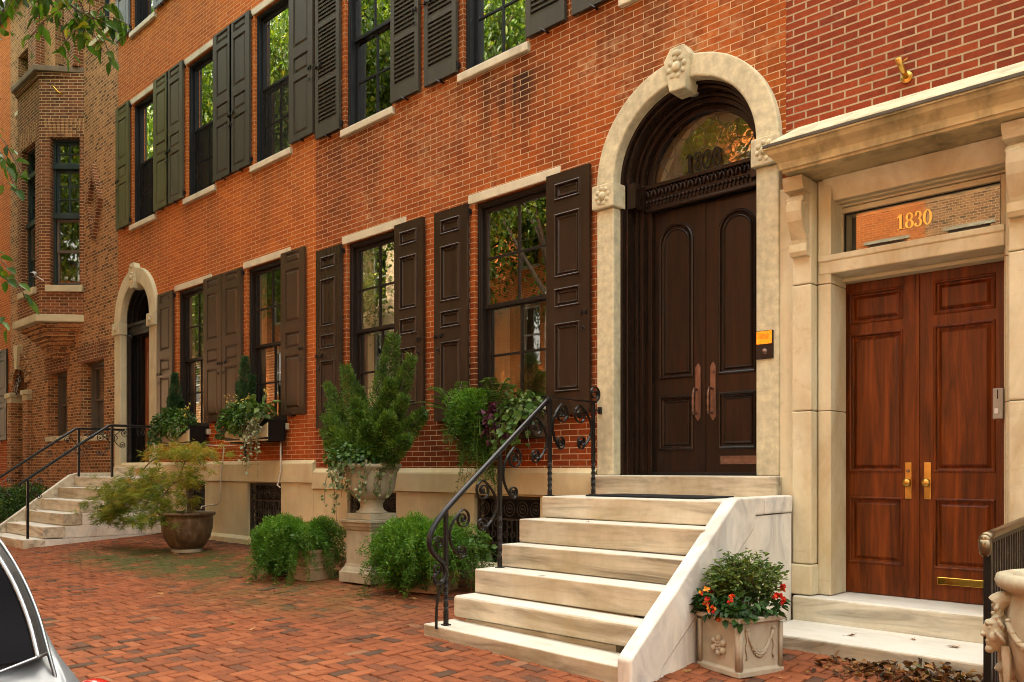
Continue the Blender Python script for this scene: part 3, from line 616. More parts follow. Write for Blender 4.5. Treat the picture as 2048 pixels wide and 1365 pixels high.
for k, (a, b) in enumerate(W26u):
    window(h26, a, b, 6.33, 8.77, 7.0, up=(1, 1), lo=(2, 2), fr=FRAMEB, gl=(GLUP, GLDK), screen=True, curt=[(0, 1, CURTG)] if k == 2 else None)
    mt = (SHG, SHO, SHC)[k]; shutter(h26, a-.70, a-.05, 6.36, 8.86, 6.935, mt, bolt='l', hinge='r'); shutter(h26, b+.05, b+.70, 6.36, 8.86, 6.935, (SHG, SHO, SHC)[min(2, k+1) if k else 0], bolt='r')
    window(h26, a, b, 10.22, 12.4, 7.0, up=(1, 1), lo=(1, 1), fr=FRAMEB, gl=(GLUP, GLDK))
    shutter(h26, a-.70, a-.05, 10.25, 12.5, 6.935, SHBLUE, bolt='l', hinge='r', ring=False); shutter(h26, b+.05, b+.70, 10.25, 12.5, 6.935, SHBLUE, bolt=None, ring=False)
portal(h26, CX26, ZS26, 1.45, LIME, .70)
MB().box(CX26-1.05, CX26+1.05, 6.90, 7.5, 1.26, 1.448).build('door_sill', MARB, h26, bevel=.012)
def timber_frame(house, cx, zs, zb, ybk, steps, mat):
    mb = MB()
    for ro, ri, y0, y1 in steps: mb.arch(cx, zs, ro, ri, zb, y0, y1, 40)
    return mb.build('door_frame', mat, house, bevel=.006)
f = timber_frame(h26, CX26, ZS26, 1.45, 7.4, [(.80, .655, 7.06, 7.5), (.655, .61, 7.14, 7.5), (.61, .56, 7.22, 7.5)], BLACK)
q = MB(); q.box(CX26-.75, CX26+.75, 7.10, 7.5, ZS26-.28, ZS26-.02); q.box(CX26-.78, CX26+.78, 7.06, 7.2, ZS26-.10, ZS26-.03); q.box(CX26-.75, CX26+.75, 7.085, 7.2, ZS26-.2, ZS26-.17); q.build('transom_bar', BLACK, f, bevel=.01)
q = MB()
for sx in (-1, 1): q.lathe([(.075, 1.45), (.075, 1.62), (.055, 1.66), (.06, 1.9), (.052, 3.0), (.048, 4.05), (.075, 4.1), (.075, 4.16)], (CX26+sx*.60, 7.10, 0), 16)
q.build('column', BLACK, f, smooth=True)
MB().prism([(CX26+.57*math.cos(math.pi*i/24), ZS26+.57*math.sin(math.pi*i/24)) for i in range(25)], 'y', 7.33, 7.34).build('fanlight_pane', GLDK, f)
# inner door standing in the depth of the vestibule
q = MB(); q.box(CX26-.8, CX26-.42, 7.25, 7.40, 1.449, ZS26-.2); q.box(CX26+.42, CX26+.8, 7.25, 7.40, 1.449, ZS26-.2); q.box(CX26-.9, CX26+.9, 7.41, 7.45, 1.4, 5.3)
q.build('door_surround', BLACK, h26)
d = MB(); PD = [(.0, .0), (.004, .012), (.02, .014), (.05, .002)]
d.board(CX26-.42, CX26+.42, 1.452, 4.12, 7.33, .045, [(CX26-.33, CX26-.04, 1.62, 2.25, PD), (CX26+.04, CX26+.33, 1.62, 2.25, PD), (CX26-.33, CX26-.04, 2.35, 2.75, PD), (CX26+.04, CX26+.33, 2.35, 2.75, PD), (CX26-.33, CX26-.04, 2.9, 3.95, [(.0, .0), (.01, .02)], True), (CX26+.04, CX26+.33, 2.9, 3.95, [(.0, .0), (.01, .02)], True)])
dd = d.build('door', DOORR, h26, bevel=.003); MB().ball((CX26+.02, 7.30, 2.5), .03).build('door_knob', BRASS, dd, smooth=True)
# ---- house 1828
h28 = thing('row_house', 'red brick row house with dark brown shutters and arched black double door numbered 1828', 'house', (-7.1, 7, .15))
CX28, ZS28 = -4.485, 4.325
W28g = [(-10.02, -8.80), (-7.40, -6.15)]; W28u = [(-10.06, -8.99), (-7.60, -6.55), (-5.17, -4.1)]
ops = [(CX28-.9, CX28+.9, 1.1, ZS28+.9, True)]+[(a, b, 2.10, 4.585) for a, b in W28g]+[(a, b, 6.205, 8.75) for a, b in W28u]+[(a, b, 10.2, 12.4) for a, b in W28u]
MB().wall(XM, XR, 1.38, 13.6, 7.002, ops, .22).build('brick_facade', B28, h28, uv=True)
base_course(h28, XM, CX28-1.04, 1.42, 1.36, 1.115, [(-9.95, -8.85), (-7.36, -6.30)], (.20, 1.10))
shell(h28, XM, XR)
for k, (a, b) in enumerate(W28g):
    window(h28, a, b, 2.10, 4.585, 7.0, curt=[(.08, .3, CURT), (.3, .52, CURTG)] if k else [(.0, .28, CURT)])
    L = [(-10.70, -10.08), (-8.06, -7.46)][k]; Rr = [(-8.86, -8.28), (-6.19, -5.59)][k]
    shutter(h28, L[0], L[1], 2.0, 4.59, 6.93, SHD, prof=PMOULD, bolt='l', dog=False, hinge='r'); shutter(h28, Rr[0], Rr[1], 2.0, 4.60, 6.93, SHD, prof=PMOULD, bolt='r')
for k, (a, b) in enumerate(W28u):
    window(h28, a, b, 6.205, 8.75, 7.0, fr=FRAMEB, gl=(GLUP, GLUP))
    shutter(h28, a-.66, a-.06, 6.23, 8.8, 6.93, SHC, 'louvre', bolt='l', ring=False, hinge='r'); shutter(h28, b+.05, b+.62, 6.23, 8.8, 6.93, SHC, 'louvre', bolt='r')
    window(h28, a, b, 10.2, 12.4, 7.0, up=(1, 1), lo=(1, 1), fr=FRAMEB, gl=(GLUP, GLDK))
portal(h28, CX28, ZS28, 1.345, LIMEW)
MB().box(CX28-1.02, CX28+1.025, 6.84, 7.5, 1.09, 1.343).build('door_sill', MARBR, h28, bevel=.014)
f28 = timber_frame(h28, CX28, ZS28, 1.345, 7.4, [(.80, .765, 7.05, 7.5), (.765, .735, 7.10, 7.5), (.735, .70, 7.22, 7.5), (.70, .655, 7.26, 7.5), (.655, .60, 7.33, 7.5)], DOORB)
q = MB(); q.box(CX28-.70, CX28+.70, 7.31, 7.5, 4.07, 4.33); q.box(CX28-.70, CX28+.70, 7.27, 7.35, 4.29, 4.33); q.box(CX28-.69, CX28+.69, 7.295, 7.35, 4.06, 4.09); q.box(CX28-.80, CX28-.64, 7.10, 7.4, 4.07, 4.33); q.box(CX28+.64, CX28+.80, 7.10, 7.4, 4.07, 4.33)
tb = q.build('transom_bar', DOORB, f28, bevel=.006)
q = MB()
for i in range(31):
    x = CX28-.66+i*.044
    q.ball((x, 7.30, 4.245), (.017, .026, .040), 8, 6, Matrix.Rotation(.25*(-1)**i, 3, 'Y')); q.ball((x+.022, 7.298, 4.275), (.012, .02, .018), 6, 5)
    q.ball((x+.022, 7.303, 4.165), (.021, .022, .022), 8, 6); q.ball((x+.022, 7.303, 4.13), (.008, .016, .02), 6, 5)
q.build('carved_leaf_band', DOORB, tb, smooth=True)
fan = MB().prism([(CX28+.605*math.cos(math.pi*i/32), ZS28+.005+.605*math.sin(math.pi*i/32)) for i in range(33)], 'y', 7.385, 7.39).build('fanlight_pane', GLAN, f28)
MB().prism([(CX28+.60*math.cos(math.pi*i/32), ZS28+.60*math.sin(math.pi*i/32)) for i in range(33)], 'y', 7.405, 7.415).build('fanlight_backing', plain('pale_fanlight_backing', (.72, .58, .36), .9, .1, 2, 0), f28)  # pale sheet added behind the pane to make the glass look lighter
q = MB(); LEAD = plain('lead_came', (.14, .12, .09), .5, .2, 20, 0)
for k in range(7):
    a0, a1 = math.pi*k/7, math.pi*(k+1)/7; p = []
    for t in range(9):
        a = a0+(a1-a0)*t/8; r = .585-.13*math.sin(math.pi*t/8); p.append((CX28+r*math.cos(a), 7.382, ZS28+r*math.sin(a)))
    q.tube(p, .004, 5); am = (a0+a1)/2
    q.tube([(CX28+.455*math.cos(am), 7.382, ZS28+.455*math.sin(am)), (CX28+.27*math.cos(am), 7.382, ZS28+.27*math.sin(am))], .003, 5)
q.tube([(CX28+.27*math.cos(math.pi*t/16), 7.382, ZS28+.27*math.sin(math.pi*t/16)) for t in range(17)], .004, 5)
q.build('leaded_tracery', LEAD, f28)
def digits(text, x, z, h, y, dep, mat, name, parent):
    mb = MB(); cur = x
    def rib(P, Wd):
        n = len(P); L = []; Rr = []
        for i in range(n):
            a, b = P[max(i-1, 0)], P[min(i+1, n-1)]; dx, dz = b[0]-a[0], b[1]-a[1]; l = math.hypot(dx, dz) or 1; nx, nz = -dz/l, dx/l; w = Wd[i]/2
            L.append((cur+(P[i][0]+nx*w)*h, z+(P[i][1]+nz*w)*h)); Rr.append((cur+(P[i][0]-nx*w)*h, z+(P[i][1]-nz*w)*h))
        for i in range(n-1): mb.prism([L[i], L[i+1], Rr[i+1], Rr[i]], 'y', y-dep, y)
    def ell(cx, cz, rx, rz, a0, a1, thick, thin, n=18):
        P, Wd = [], []
        for i in range(n+1):
            a = R(a0+(a1-a0)*i/n); P.append((cx+rx*math.cos(a), cz+rz*math.sin(a))); Wd.append(thin+(thick-thin)*abs(math.cos(a))**1.3)
        return P, Wd
    for ch in text:
        if ch == '1': rib([(.27, 0), (.27, 1)], [.17, .17]); rib([(.05, .80), (.22, .96)], [.05, .12]); rib([(.05, .025), (.49, .025)], [.05, .05])
        elif ch == '8': rib(*ell(.28, .27, .20, .245, 0, 360, .14, .05)); rib(*ell(.28, .75, .165, .225, 0, 360, .13, .05))
        elif ch == '0': rib(*ell(.28, .5, .20, .475, 0, 360, .15, .05))
        elif ch == '2':
            rib(*ell(.27, .72, .18, .25, 170, 0, .11, .06)); rib([(.45, .72), (.42, .55), (.26, .33), (.07, .07)], [.15, .14, .10, .07]); rib([(.05, .06), (.3, .06), (.5, .06)], [.10, .12, .12]); rib([(.48, .04), (.51, .24)], [.06, .03]); mb.ball((cur+.11*h, y-dep*.5, z+.72*h), (.075*h, dep*.5, .075*h), 10, 6)
        elif ch == '3': rib(*ell(.26, .75, .155, .225, 165, -80, .13, .05)); rib(*ell(.25, .27, .19, .25, 80, -165, .14, .05)); mb.ball((cur+.12*h, y-dep*.5, z+.76*h), (.07*h, dep*.5, .07*h), 10, 6); mb.ball((cur+.1*h, y-dep*.5, z+.2*h), (.08*h, dep*.5, .08*h), 10, 6)
        cur += h*(.56 if ch != '1' else .54)
    return mb.build(name, mat, parent)
digits('1828', CX28-.215, ZS28+.05, .185, 7.366, .008, BLACK, 'house_number', f28)
MB().lathe([(.0, -.006), (.05, -.006), (.055, 0), (.055, .012)], n=24, M=Matrix.Translation((CX28, 7.17, ZS28+.728))).build('downlight', plain('downlight_trim', (.35, .33, .28), .4, .05, 5, 0), f28, smooth=False)
PDK = [(.0, .0), (.003, -.012), (.015, -.022), (.028, -.014), (.032, .008), (.05, .016), (.056, .004), (.066, .0), (.072, .010), (.078, .012)]
for sx in (-1, 1):
    x0, x1 = (CX28-.685, CX28-.004) if sx < 0 else (CX28+.004, CX28+.685)
    d = MB().board(x0, x1, 1.375, 4.06, 7.40, .05, [(x0+.135, x1-.135, 1.60, 2.16, PDK), (x0+.135, x1-.135, 2.33, 3.92, PDK, True)]).build('door', DOORB, h28, bevel=.002)
    hx = CX28+sx*.085; q = MB()
    q.prism([(hx-.030, 1.93), (hx-.014, 1.90), (hx, 1.885), (hx+.014, 1.90), (hx+.030, 1.93), (hx+.030, 2.42), (hx+.014, 2.45), (hx, 2.465), (hx-.014, 2.45), (hx-.030, 2.42)], 'y', 7.388, 7.402)
    pl = q.build('handle_plate', BRONZE, d, bevel=.003)
    q = MB(); hh = hx-.012*sx*0-.012; pts = [(hh, 7.39, 2.20), (hh, 7.34, 2.21), (hh, 7.322, 2.17)]+[(hh, 7.318, 2.17-.03*i) for i in range(1, 7)]+[(hh, 7.325, 1.955), (hh, 7.39, 1.965)]
    q.tube(pts, [.012, .010, .011, .014, .010, .015, .015, .010, .014, .011, .011][:len(pts)], 10); q.build('handle_grip', BRONZE, pl, smooth=True)
    if sx > 0:
        MB().lathe([(.018, 0), (.018, .014), (.0, .016)], n=16, M=Matrix.Translation((hx, 7.388, 2.37)) @ Matrix.Rotation(R(90), 4, 'X')).build('lock_cylinder', BRONZE, pl)
        q = MB(); rect_frame(q, CX28+.17, CX28+.62, 1.455, 1.535, 7.385, 7.4, .014); q.box(CX28+.185, CX28+.605, 7.39, 7.4, 1.47, 1.52); q.build('mail_slot', BRONZE, d, bevel=.002)
q = MB(); q.box(CX28-.76, CX28+.76, 7.35, 7.5, 1.345, 1.378); q.build('threshold', BLACK, f28, bevel=.004)
# ---- house 1830
h30 = thing('row_house', 'crimson brick house with cream marble portal and mahogany double door numbered 1830', 'house', (-2.4, 7, 0))
XE = 3.2
MB().wall(XR, XE, -.3, 13.6, 7.004, [(-3.17, -1.74, -.2, 3.84), (-.4, .8, 1.5, 4.2), (-2.9, -1.9, 6.3, 8.7), (-.4, .7, 6.3, 8.7)], .3).build('brick_facade', B30, h30, uv=True)
shell(h30, XR, XE); MB().box(XE-.004, XE, 7, 16, -.3, 13.6).build('side_wall', B30, h30, uv=True)
for a, b, c, d in ((-.4, .8, 1.5, 4.2), (-2.9, -1.9, 6.3, 8.7), (-.4, .7, 6.3, 8.7)): window(h30, a, b, c, d, 7.0)
for sx in (-1, 1):
    def bx(mb, a, b, *r):
        c = -2.425; u, v = (c+a, c+b) if sx > 0 else (c-b, c-a); mb.box(u, v, *r)
    q = MB()
    for z0, z1 in ((.605, 1.895), (1.90, 2.965), (2.97, 3.842)): bx(q, .735, .905, 6.875, 7.1, z0, z1)
    q_ = MB(); bx(q_, .905, 1.058, 6.955, 7.1, .335, 3.842)
    for z0, z1 in ((.345, 1.895), (1.90, 2.965), (2.97, 3.842)): bx(q_, .615 if sx < 0 else .69, .725, 6.985, 7.3, z0, z1)
    p = q.build('pilaster', PORT, h30, bevel=.012); q_.build('pilaster_return', PORT, p, bevel=.006)
    q = MB(); bx(q, .722, .92, 6.855, 7.1, .345, .60); q.build('pilaster_base', PORT, p, bevel=.014)
    # console bracket: S-shaped side view
    S = [(6.88, 3.835), (6.64, 3.835), (6.62, 3.79), (6.74, 3.735), (6.775, 3.715), (6.70, 3.69), (6.645, 3.63), (6.635, 3.56), (6.66, 3.48), (6.72, 3.41), (6.79, 3.34), (6.815, 3.30), (6.80, 3.245), (6.83, 3.215), (6.88, 3.215)]
    S = [(6.88-(6.88-y)*.62, z) for y, z in S]; q = MB(); c = -2.425+sx*.82; q.prism(S, 'x', c-.065, c+.065)
    q.prism([(6.88, 3.841), (6.70, 3.841), (6.70, 3.80), (6.735, 3.735), (6.88, 3.715)], 'x', c-.085, c+.085)
    q.prism([(6.88, 3.30), (6.81, 3.30), (6.805, 3.235), (6.825, 3.20), (6.88, 3.20)], 'x', c-.075, c+.075)
    q.tube([(c-.075, 6.765, 3.655), (c+.075, 6.765, 3.655)], .020, 10)
    
    for e in (-1, 1):
        q.tube([(c+e*.066, 6.80+.035*math.cos(k*.55)*(1-k/17), 3.63+.035*math.sin(k*.55)*(1-k/17)) for k in range(15)], .008, 6)
        q.tube([(c+e*.066, 6.835+.022*math.cos(k*.55)*(1-k/17), 3.36+.022*math.sin(k*.55)*(1-k/17)) for k in range(15)], .006, 6)
    q.build('console_bracket', PORT, h30, bevel=.006)
CL, CR = -3.28, -1.28
prof = [(7.0, 3.848), (6.60, 3.848), (6.597, 3.868), (6.582, 3.872), (6.58, 3.892), (6.572, 3.925), (6.545, 3.96), (6.512, 3.995), (6.50, 4.03), (6.485, 4.035), (6.485, 4.072), (7.0, 4.09)]
mb = MB()
for i, (y, z) in enumerate(prof):
    o = 6.60-y if y < 6.9 else 0
    mb.v += [(CL-max(0, o), y, z), (CR+max(0, o), y, z)]
n = len(prof)
for i in range(n): j = (i+1) % n; mb.f.append((2*i, 2*i+1, 2*j+1, 2*j))
# returns at both ends
for e, (s_, x) in enumerate(((-1, CL), (1, CR))):
    b = len(mb.v)
    for (y, z) in prof[1:-1]: o = max(0, 6.60-y); mb.v.append((x+s_*o, 7.0, z))
    for i in range(1, n-2): mb.f.append((2*i+e, 2*(i+1)+e, b+i, b+i-1))
cn = mb.build('cornice', CORN, h30, bevel=0); MB().box(CL-.117, CR+.117, 6.478, 6.60, 4.048, 4.0745).build('lead_flashing', LEADF, cn, bevel=.003)
MB().prism([(6.49, 4.075), (6.50, 4.095), (7.0, 4.36), (7.0, 4.075)], 'x', CL-.06, CR+.1).build('cornice_cap', LIMEW, h30, bevel=.008)
q = MB(); q.prism([(6.96, 3.845), (7.02, 3.72), (7.04, 3.67), (7.3, 3.67), (7.3, 3.845)], 'x', -3.105, -1.735); q.build('stone_lintel', PORT, h30, bevel=.006)
q = MB(); rect_frame(q, -3.13, -1.72, 3.17, 3.69, 7.11, 7.40, .03); rect_frame(q, -3.10, -1.75, 3.17, 3.665, 7.18, 7.40, .022); rect_frame(q, -3.08, -1.77, 3.17, 3.64, 7.20, 7.40, .05, .045, .07)
tf = q.build('transom_frame', TRIM, h30, bevel=.005)
gl30 = glass('transom_glass', .06)
MB().quad((-3.04, 7.255, 3.22), (-1.8, 7.255, 3.22), (-1.8, 7.255, 3.61), (-3.04, 7.255, 3.61)).build('transom_pane', gl30, tf); MB().quad((-3.04, 7.42, 3.22), (-1.8, 7.42, 3.22), (-1.8, 7.42, 3.61), (-3.04, 7.42, 3.61)).build('transom_backing', BLACK, tf)
q = MB(); rect_frame(q, -3.03, -1.82, 3.235, 3.60, 7.235, 7.252, .012); q.build('transom_bead', BLACK, tf)
digits('1830', -2.60, 3.375, .125, 7.25, .004, GOLD, 'house_number', tf)
q = MB(); q.box(-3.145, -1.735, 6.978, 7.40, 3.045, 3.205); q.box(-3.145, -1.735, 6.965, 7.1, 3.15, 3.2035); q.build('transom_bar', PORT, h30, bevel=.012)
q = MB(); q.box(-3.150, -3.128, 7.2, 7.45, .34, 3.045); q.box(-1.792, -1.770, 7.2, 7.45, .34, 3.045); q.box(-3.18, -3.142, 7.12, 7.45, .34, 3.05); q.box(-1.778, -1.73, 7.12, 7.45, .34, 3.05); q.box(-3.128, -1.792, 7.22, 7.45, 3.012, 3.044); q.build('door_frame', TRIM, h30, bevel=.006)
PM = [(.0, .0), (.003, -.009), (.011, -.012), (.019, -.004), (.022, .022), (.036, .024), (.064, .006), (.068, .006)]
for sx in (-1, 1):
    x0, x1 = (-3.126, -2.464) if sx < 0 else (-2.457, -1.794)
    a, b = (x0+.095, x1-.115) if sx < 0 else (x0+.115, x1-.095)
    d = MB().board(x0, x1, .345, 3.010, 7.34, .05, [(a, b, .60, 1.17, PM), (a, b, 1.38, 2.57, PM), (a, b, 2.655, 2.93, PM)]).build('door', MAHOG, h30, bevel=.002)
    hx = -2.46+sx*.075; pl = MB().box(hx-.026, hx+.026, 7.328, 7.341, 1.16, 1.46).build('knob_plate', BRASS, d, bevel=.003)
    MB().lathe([(.0, .062), (.020, .060), (.033, .050), (.036, .040), (.028, .030), (.014, .024), (.012, .01), (.022, .006), (.024, 0)], n=20, M=Matrix.Translation((hx, 7.329, 1.295)) @ Matrix.Rotation(R(90), 4, 'X')).build('door_knob', BRASS, pl, smooth=True)
    if sx < 0: MB().lathe([(.014, 0), (.014, .008), (.0, .010)], n=14, M=Matrix.Translation((hx, 7.328, 1.39)) @ Matrix.Rotation(R(90), 4, 'X')).build('lock_cylinder', BRONZE, pl)
    else: MB().hexa([(-2.31, 7.322, .475), (-1.95, 7.322, .475), (-1.95, 7.345, .475), (-2.31, 7.345, .475), (-2.31, 7.326, .535), (-1.95, 7.326, .535), (-1.95, 7.345, .535), (-2.31, 7.345, .535)]).build('mail_slot', BRASSP, d, bevel=.004)
MB().box(-2.478, -2.448, 7.325, 7.345, .35, 3.01).build('astragal', MAHOG, h30, bevel=.004)
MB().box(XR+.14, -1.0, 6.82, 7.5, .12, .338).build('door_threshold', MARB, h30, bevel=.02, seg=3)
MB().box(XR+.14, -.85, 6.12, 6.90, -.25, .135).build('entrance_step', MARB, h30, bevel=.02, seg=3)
q = MB(); q.box(XR+.15, -1.0, 6.98, 7.1, -.3, .12); q.box(-1.44, XE, 6.96, 7.1, -.3, 1.2); q.build('base_stone', BASE, h30)
# small fittings
t = thing('door_plaque', 'brass and black bell plaque marked 1828 on the pale jamb between the two doors', 'plaque', (-3.60, 6.93, 2.5))
q = MB().box(-3.685, -3.525, 6.914, 6.932, 2.375, 2.625).build('plate', plain('plaque_black', (.02, .012, .009), .4, .2, 8, 0), t, bevel=.003)
MB().box(-3.679, -3.531, 6.908, 6.916, 2.505, 2.62).build('brass_plate', BRASSP, t, bevel=.002)
digits('1828', -3.655, 2.55, .046, 6.908, .003, BRASS, 'engraved_number', t)
MB().lathe([(.026, 0), (.026, .008), (.016, .010), (.014, .018), (.0, .022)], n=18, M=Matrix.Translation((-3.602, 6.914, 2.44)) @ Matrix.Rotation(R(90), 4, 'X')).build('bell_button', BRONZE, t, smooth=True)
t = thing('intercom', 'small grey intercom box with white button right of the mahogany doors', 'intercom', (-1.80, 7.3, 1.9))
MB().box(-1.845, -1.775, 7.09, 7.13, 1.78, 2.01).build('housing', GREYP, t, bevel=.004); MB().box(-1.832, -1.805, 7.084, 7.095, 1.82, 1.86).build('button', WHITEP, t, bevel=.002); MB().box(-1.815, -1.808, 7.086, 7.095, 1.93, 2.0).build('slot', BLACK, t)
t = thing('flag_holder', 'brass flagpole socket on the crimson brick above the marble cornice', 'flag holder', (-2.43, 7, 4.52))
MB().lathe([(.0, .0), (.045, .0), (.045, .012), (.02, .02), (.018, .02)], n=24, M=Matrix.Translation((-2.43, 7.0, 4.50)) @ Matrix.Rotation(R(90), 4, 'X')).build('wall_flange', BRASS, t, bevel=.003)
q = MB(); q.tube([(-2.43, 6.99, 4.50), (-2.435, 6.92, 4.535), (-2.442, 6.83, 4.60)], [.021, .021, .023], 16); q.tube([(-2.42, 6.87, 4.575), (-2.38, 6.865, 4.59)], .006, 8); q.build('socket_tube', BRASS, t, smooth=True)
t = thing('handrail_bracket', 'black iron bracket screwed to the stone jamb beside the top of the curled railing', 'bracket', (-5.4, 6.93, 2.0))
MB().box(-5.455, -5.42, 6.90, 6.932, 1.975, 2.045).build('plate', IRON, t, bevel=.003); MB().tube([(-5.44, 6.92, 2.01), (-5.44, 6.86, 2.01), (-5.42, 6.84, 2.01)], .012, 8).build('rod', IRON, t)
# ---- brown brick house with oriel
hbr = thing('row_house', 'brown brick house with projecting oriel bay and raised diamond pattern', 'house', (-21.8, 7, .2))
XB = -25.42
AX = (-25.02, -24.05)
gw = [(-22.45, -21.15, 2.2, 3.72), (-20.28, -18.92, 2.15, 3.78)]; up3 = [(-24.75, -23.75, 10.75, 12.2), (-21.95, -21.05, 10.5, 12.9), (-19.55, -18.62, 10.75, 13.2)]
opb = gw+up3+[(AX[0], AX[1], .3, 4.05, True), (-22.9, -20.3, 5.0, 9.9)]
MB().wall(XB, XL-.004, -.3, 13.6, 6.996, opb, .50).build('brick_facade', BBR, hbr, uv=True); shell(hbr, XB, XL)
for a, b, c, d in gw: 
    w = window(hbr, a, b, c, d, 7.17, up=(1, 1), lo=(1, 1), fr=TAUPE, gl=(GL28, GL28), curt=[(.0, 1, CURT)], lint=False, sillm=LIME); 
    q = MB(); n = 16
    for i in range(n+1):
        x = a-.12+(b-a+.24)*i/n; k = (i-n/2)*.010
        q.hexa([(x-.032, 6.982, d+.01), (x+.032, 6.982, d+.01), (x+.032, 7.05, d+.01), (x-.032, 7.05, d+.01), (x-.032+k, 6.982, d+.40), (x+.032+k, 6.982, d+.40), (x+.032+k, 7.05, d+.40), (x-.032+k, 7.05, d+.40)])
    q.build('flat_arch', BBAY, w, uv=True)
    MB().box(a-.1, b+.1, 6.95, 7.32, c-.12, c-.004).build('stone_sill', LIME, w, bevel=.01)
for a, b, c, d in up3: 
    w = window(hbr, a, b, c, d, 7.20, up=(1, 1), lo=(1, 1), fr=TEAL, curt=[(.0, 1, CURT)], lint=False, sill=False)
    MB().box(a-.1, b+.1, 6.93, 7.28, c-.12, c-.004).build('stone_sill', LIME, w, bevel=.01)
for a, b in ((-23.3, -22.7), (-20.75, -20.15)): MB().box(a, b, 6.80, 7.0, 10.4, 13.4).box(a-.02, b+.02, 6.84, 7.0, 10.4, 11.1).build('brick_pier', BBAY, hbr, uv=True)
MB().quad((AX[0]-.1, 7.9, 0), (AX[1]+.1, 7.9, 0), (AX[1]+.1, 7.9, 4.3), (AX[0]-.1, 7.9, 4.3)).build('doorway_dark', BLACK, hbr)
cx = (AX[0]+AX[1])/2
q = MB()
for i in range(11):
    a0, a1 = R(6+i*15.3), R(6+i*15.3+13.2); ri, ro = .50, .86; zs = 3.565
    if i == 5: continue
    q.prism([(cx+ri*math.cos(a0), zs+ri*math.sin(a0)), (cx+ro*math.cos(a0), zs+ro*math.sin(a0)), (cx+ro*math.cos(a1), zs+ro*math.sin(a1)), (cx+ri*math.cos(a1), zs+ri*math.sin(a1))], 'y', 6.93, 7.1)
q.build('arch_voussoirs', BBR, hbr, bevel=.01, uv=True)
MB().prism([(cx-.08, 4.0), (cx+.08, 4.0), (cx+.17, 4.62), (cx-.17, 4.62)], 'y', 6.86, 7.1).build('keystone', LIME, hbr, bevel=.012)
for sx in (-1, 1): a = cx+sx*.66; MB().box(a-.24, a+.24, 6.85, 7.2, 3.30, 3.42).box(a-.2, a+.2, 6.89, 7.2, 3.16, 3.301).build('impost_block', LIME, hbr, bevel=.012)
for sx in (-1, 1): a = cx+sx*.66; MB().box(a-.19, a+.19, 6.90, 7.1, -.2, 3.16).build('entrance_pier', BBR, hbr, uv=True)
q = MB()
for t in range(3): q.tube([(cx-.42+.1*t+.22*math.cos(k*.5)*(1-k/26), 6.99, 3.5+.1*t+.22*math.sin(k*.5)*(1-k/26)) for k in range(20)], .012, 5)
q.tube([(cx-.47, 6.99, 3.42), (cx, 6.99, 3.95)], .014, 5); q.build('iron_scroll_lunette', IRON, hbr)
q = MB(); dcx, dcz, dw, dh = -19.38, 7.22, .40, .84
for sx in (-1, 1):
    for sz in (-1, 1): q.prism([(dcx, dcz+sz*dh), (dcx+sx*dw, dcz), (dcx+sx*(dw-.13), dcz), (dcx, dcz+sz*(dh-.27))], 'y', 6.90, 7.0)
q.build('brick_diamond', BBAY, hbr, uv=True)
# the oriel
fx0, fx1, wy, fy = -22.35, -20.79, 7.0, 6.30
bx0, bx1 = fx0-.70, fx1+.70
def plan(k, d=0): # scaled plan polygon
    c = (fx0+fx1)/2; return [(c+(bx0-c)*k, wy), (c+(fx0-c)*k-d*.4, wy+(fy-wy)*k-d), (c+(fx1-c)*k+d*.4, wy+(fy-wy)*k-d), (c+(bx1-c)*k, wy)]
OW = (5.53, 8.83)
cw_ = .99; walls = [((fx0, fy, 0), fx1-fx0, [(.30, 1.26, *OW)]), ((fx1, fy, R(45)), cw_, [(.24, .89, *OW)]), ((bx0, wy, R(-45)), cw_, [(.10, .75, *OW)])]
ob = MB()
for xf, L, o in walls:
    mb = MB().wall(0, L, 4.86, 10.18, 0, o, .30); T(mb, xf); ob.add(mb.v, mb.f)
orl = ob.build('oriel_bay', BBAY, hbr, uv=True)
for xf, L, o in walls:
    a, b, c, d = o[0]
    # three-tier window: lower sash pair, two leaded tiers above
    w = MB(); rect_frame(w, a-.01, b+.01, c-.01, d+.01, .14, .28, .06); w.box(a, b, .09, .27, 7.04, 7.14); w.box(a, b, .09, .27, 8.16, 8.26); w.box(a, b, .115, .18, 7.14, 7.17); w.box(a, b, .115, .18, 8.26, 8.29)
    wo = T(w, xf).build('window', TEAL, orl, bevel=.004)
    w = MB(); sash(w, a+.05, b-.05, 7.15, 8.15, .19, 2, 3); sash(w, a+.05, b-.05, 8.27, d-.05, .19, 2, 2); T(w, xf).build('leaded_sash', TEAL, wo, bevel=.002)
    w = MB(); sash(w, a+.05, b-.05, c+.05, 6.35, .22, 1, 1, .05); sash(w, a+.05, b-.05, 6.3, 7.04, .19, 1, 1, .05); T(w, xf).build('sash', TAUPE, wo, bevel=.002)
    T(MB().quad((a, .225, c), (b, .225, c), (b, .225, d), (a, .225, d)), xf).build('pane', GL28, wo)
    T(MB().box(a-.09, b+.09, -.07, .24, 5.37, 5.515), xf).build('stone_sill', LIME, wo, bevel=.01)
    q = MB(); n = 9
    for i in range(n+1):
        x = a-.06+(b-a+.12)*i/n; k = (i-n/2)*.012; q.hexa([(x-.03, -.012, d+.01), (x+.03, -.012, d+.01), (x+.03, .05, d+.01), (x-.03, .05, d+.01), (x-.03+k, -.012, d+.42), (x+.03+k, -.012, d+.42), (x+.03+k, .05, d+.42), (x-.03+k, .05, d+.42)])
    T(q, xf).build('flat_arch', BBR, orl, uv=True)
MB().prism(plan(1.0, .10), 'z', 4.70, 4.87).build('stone_ledge', LIME, orl, bevel=.02)
q = MB()
for i in range(8): q.prism(plan(.92-.105*i), 'z', 4.61-.085*i, 4.698-.085*i)
q.build('corbel', BBR, orl, uv=True)
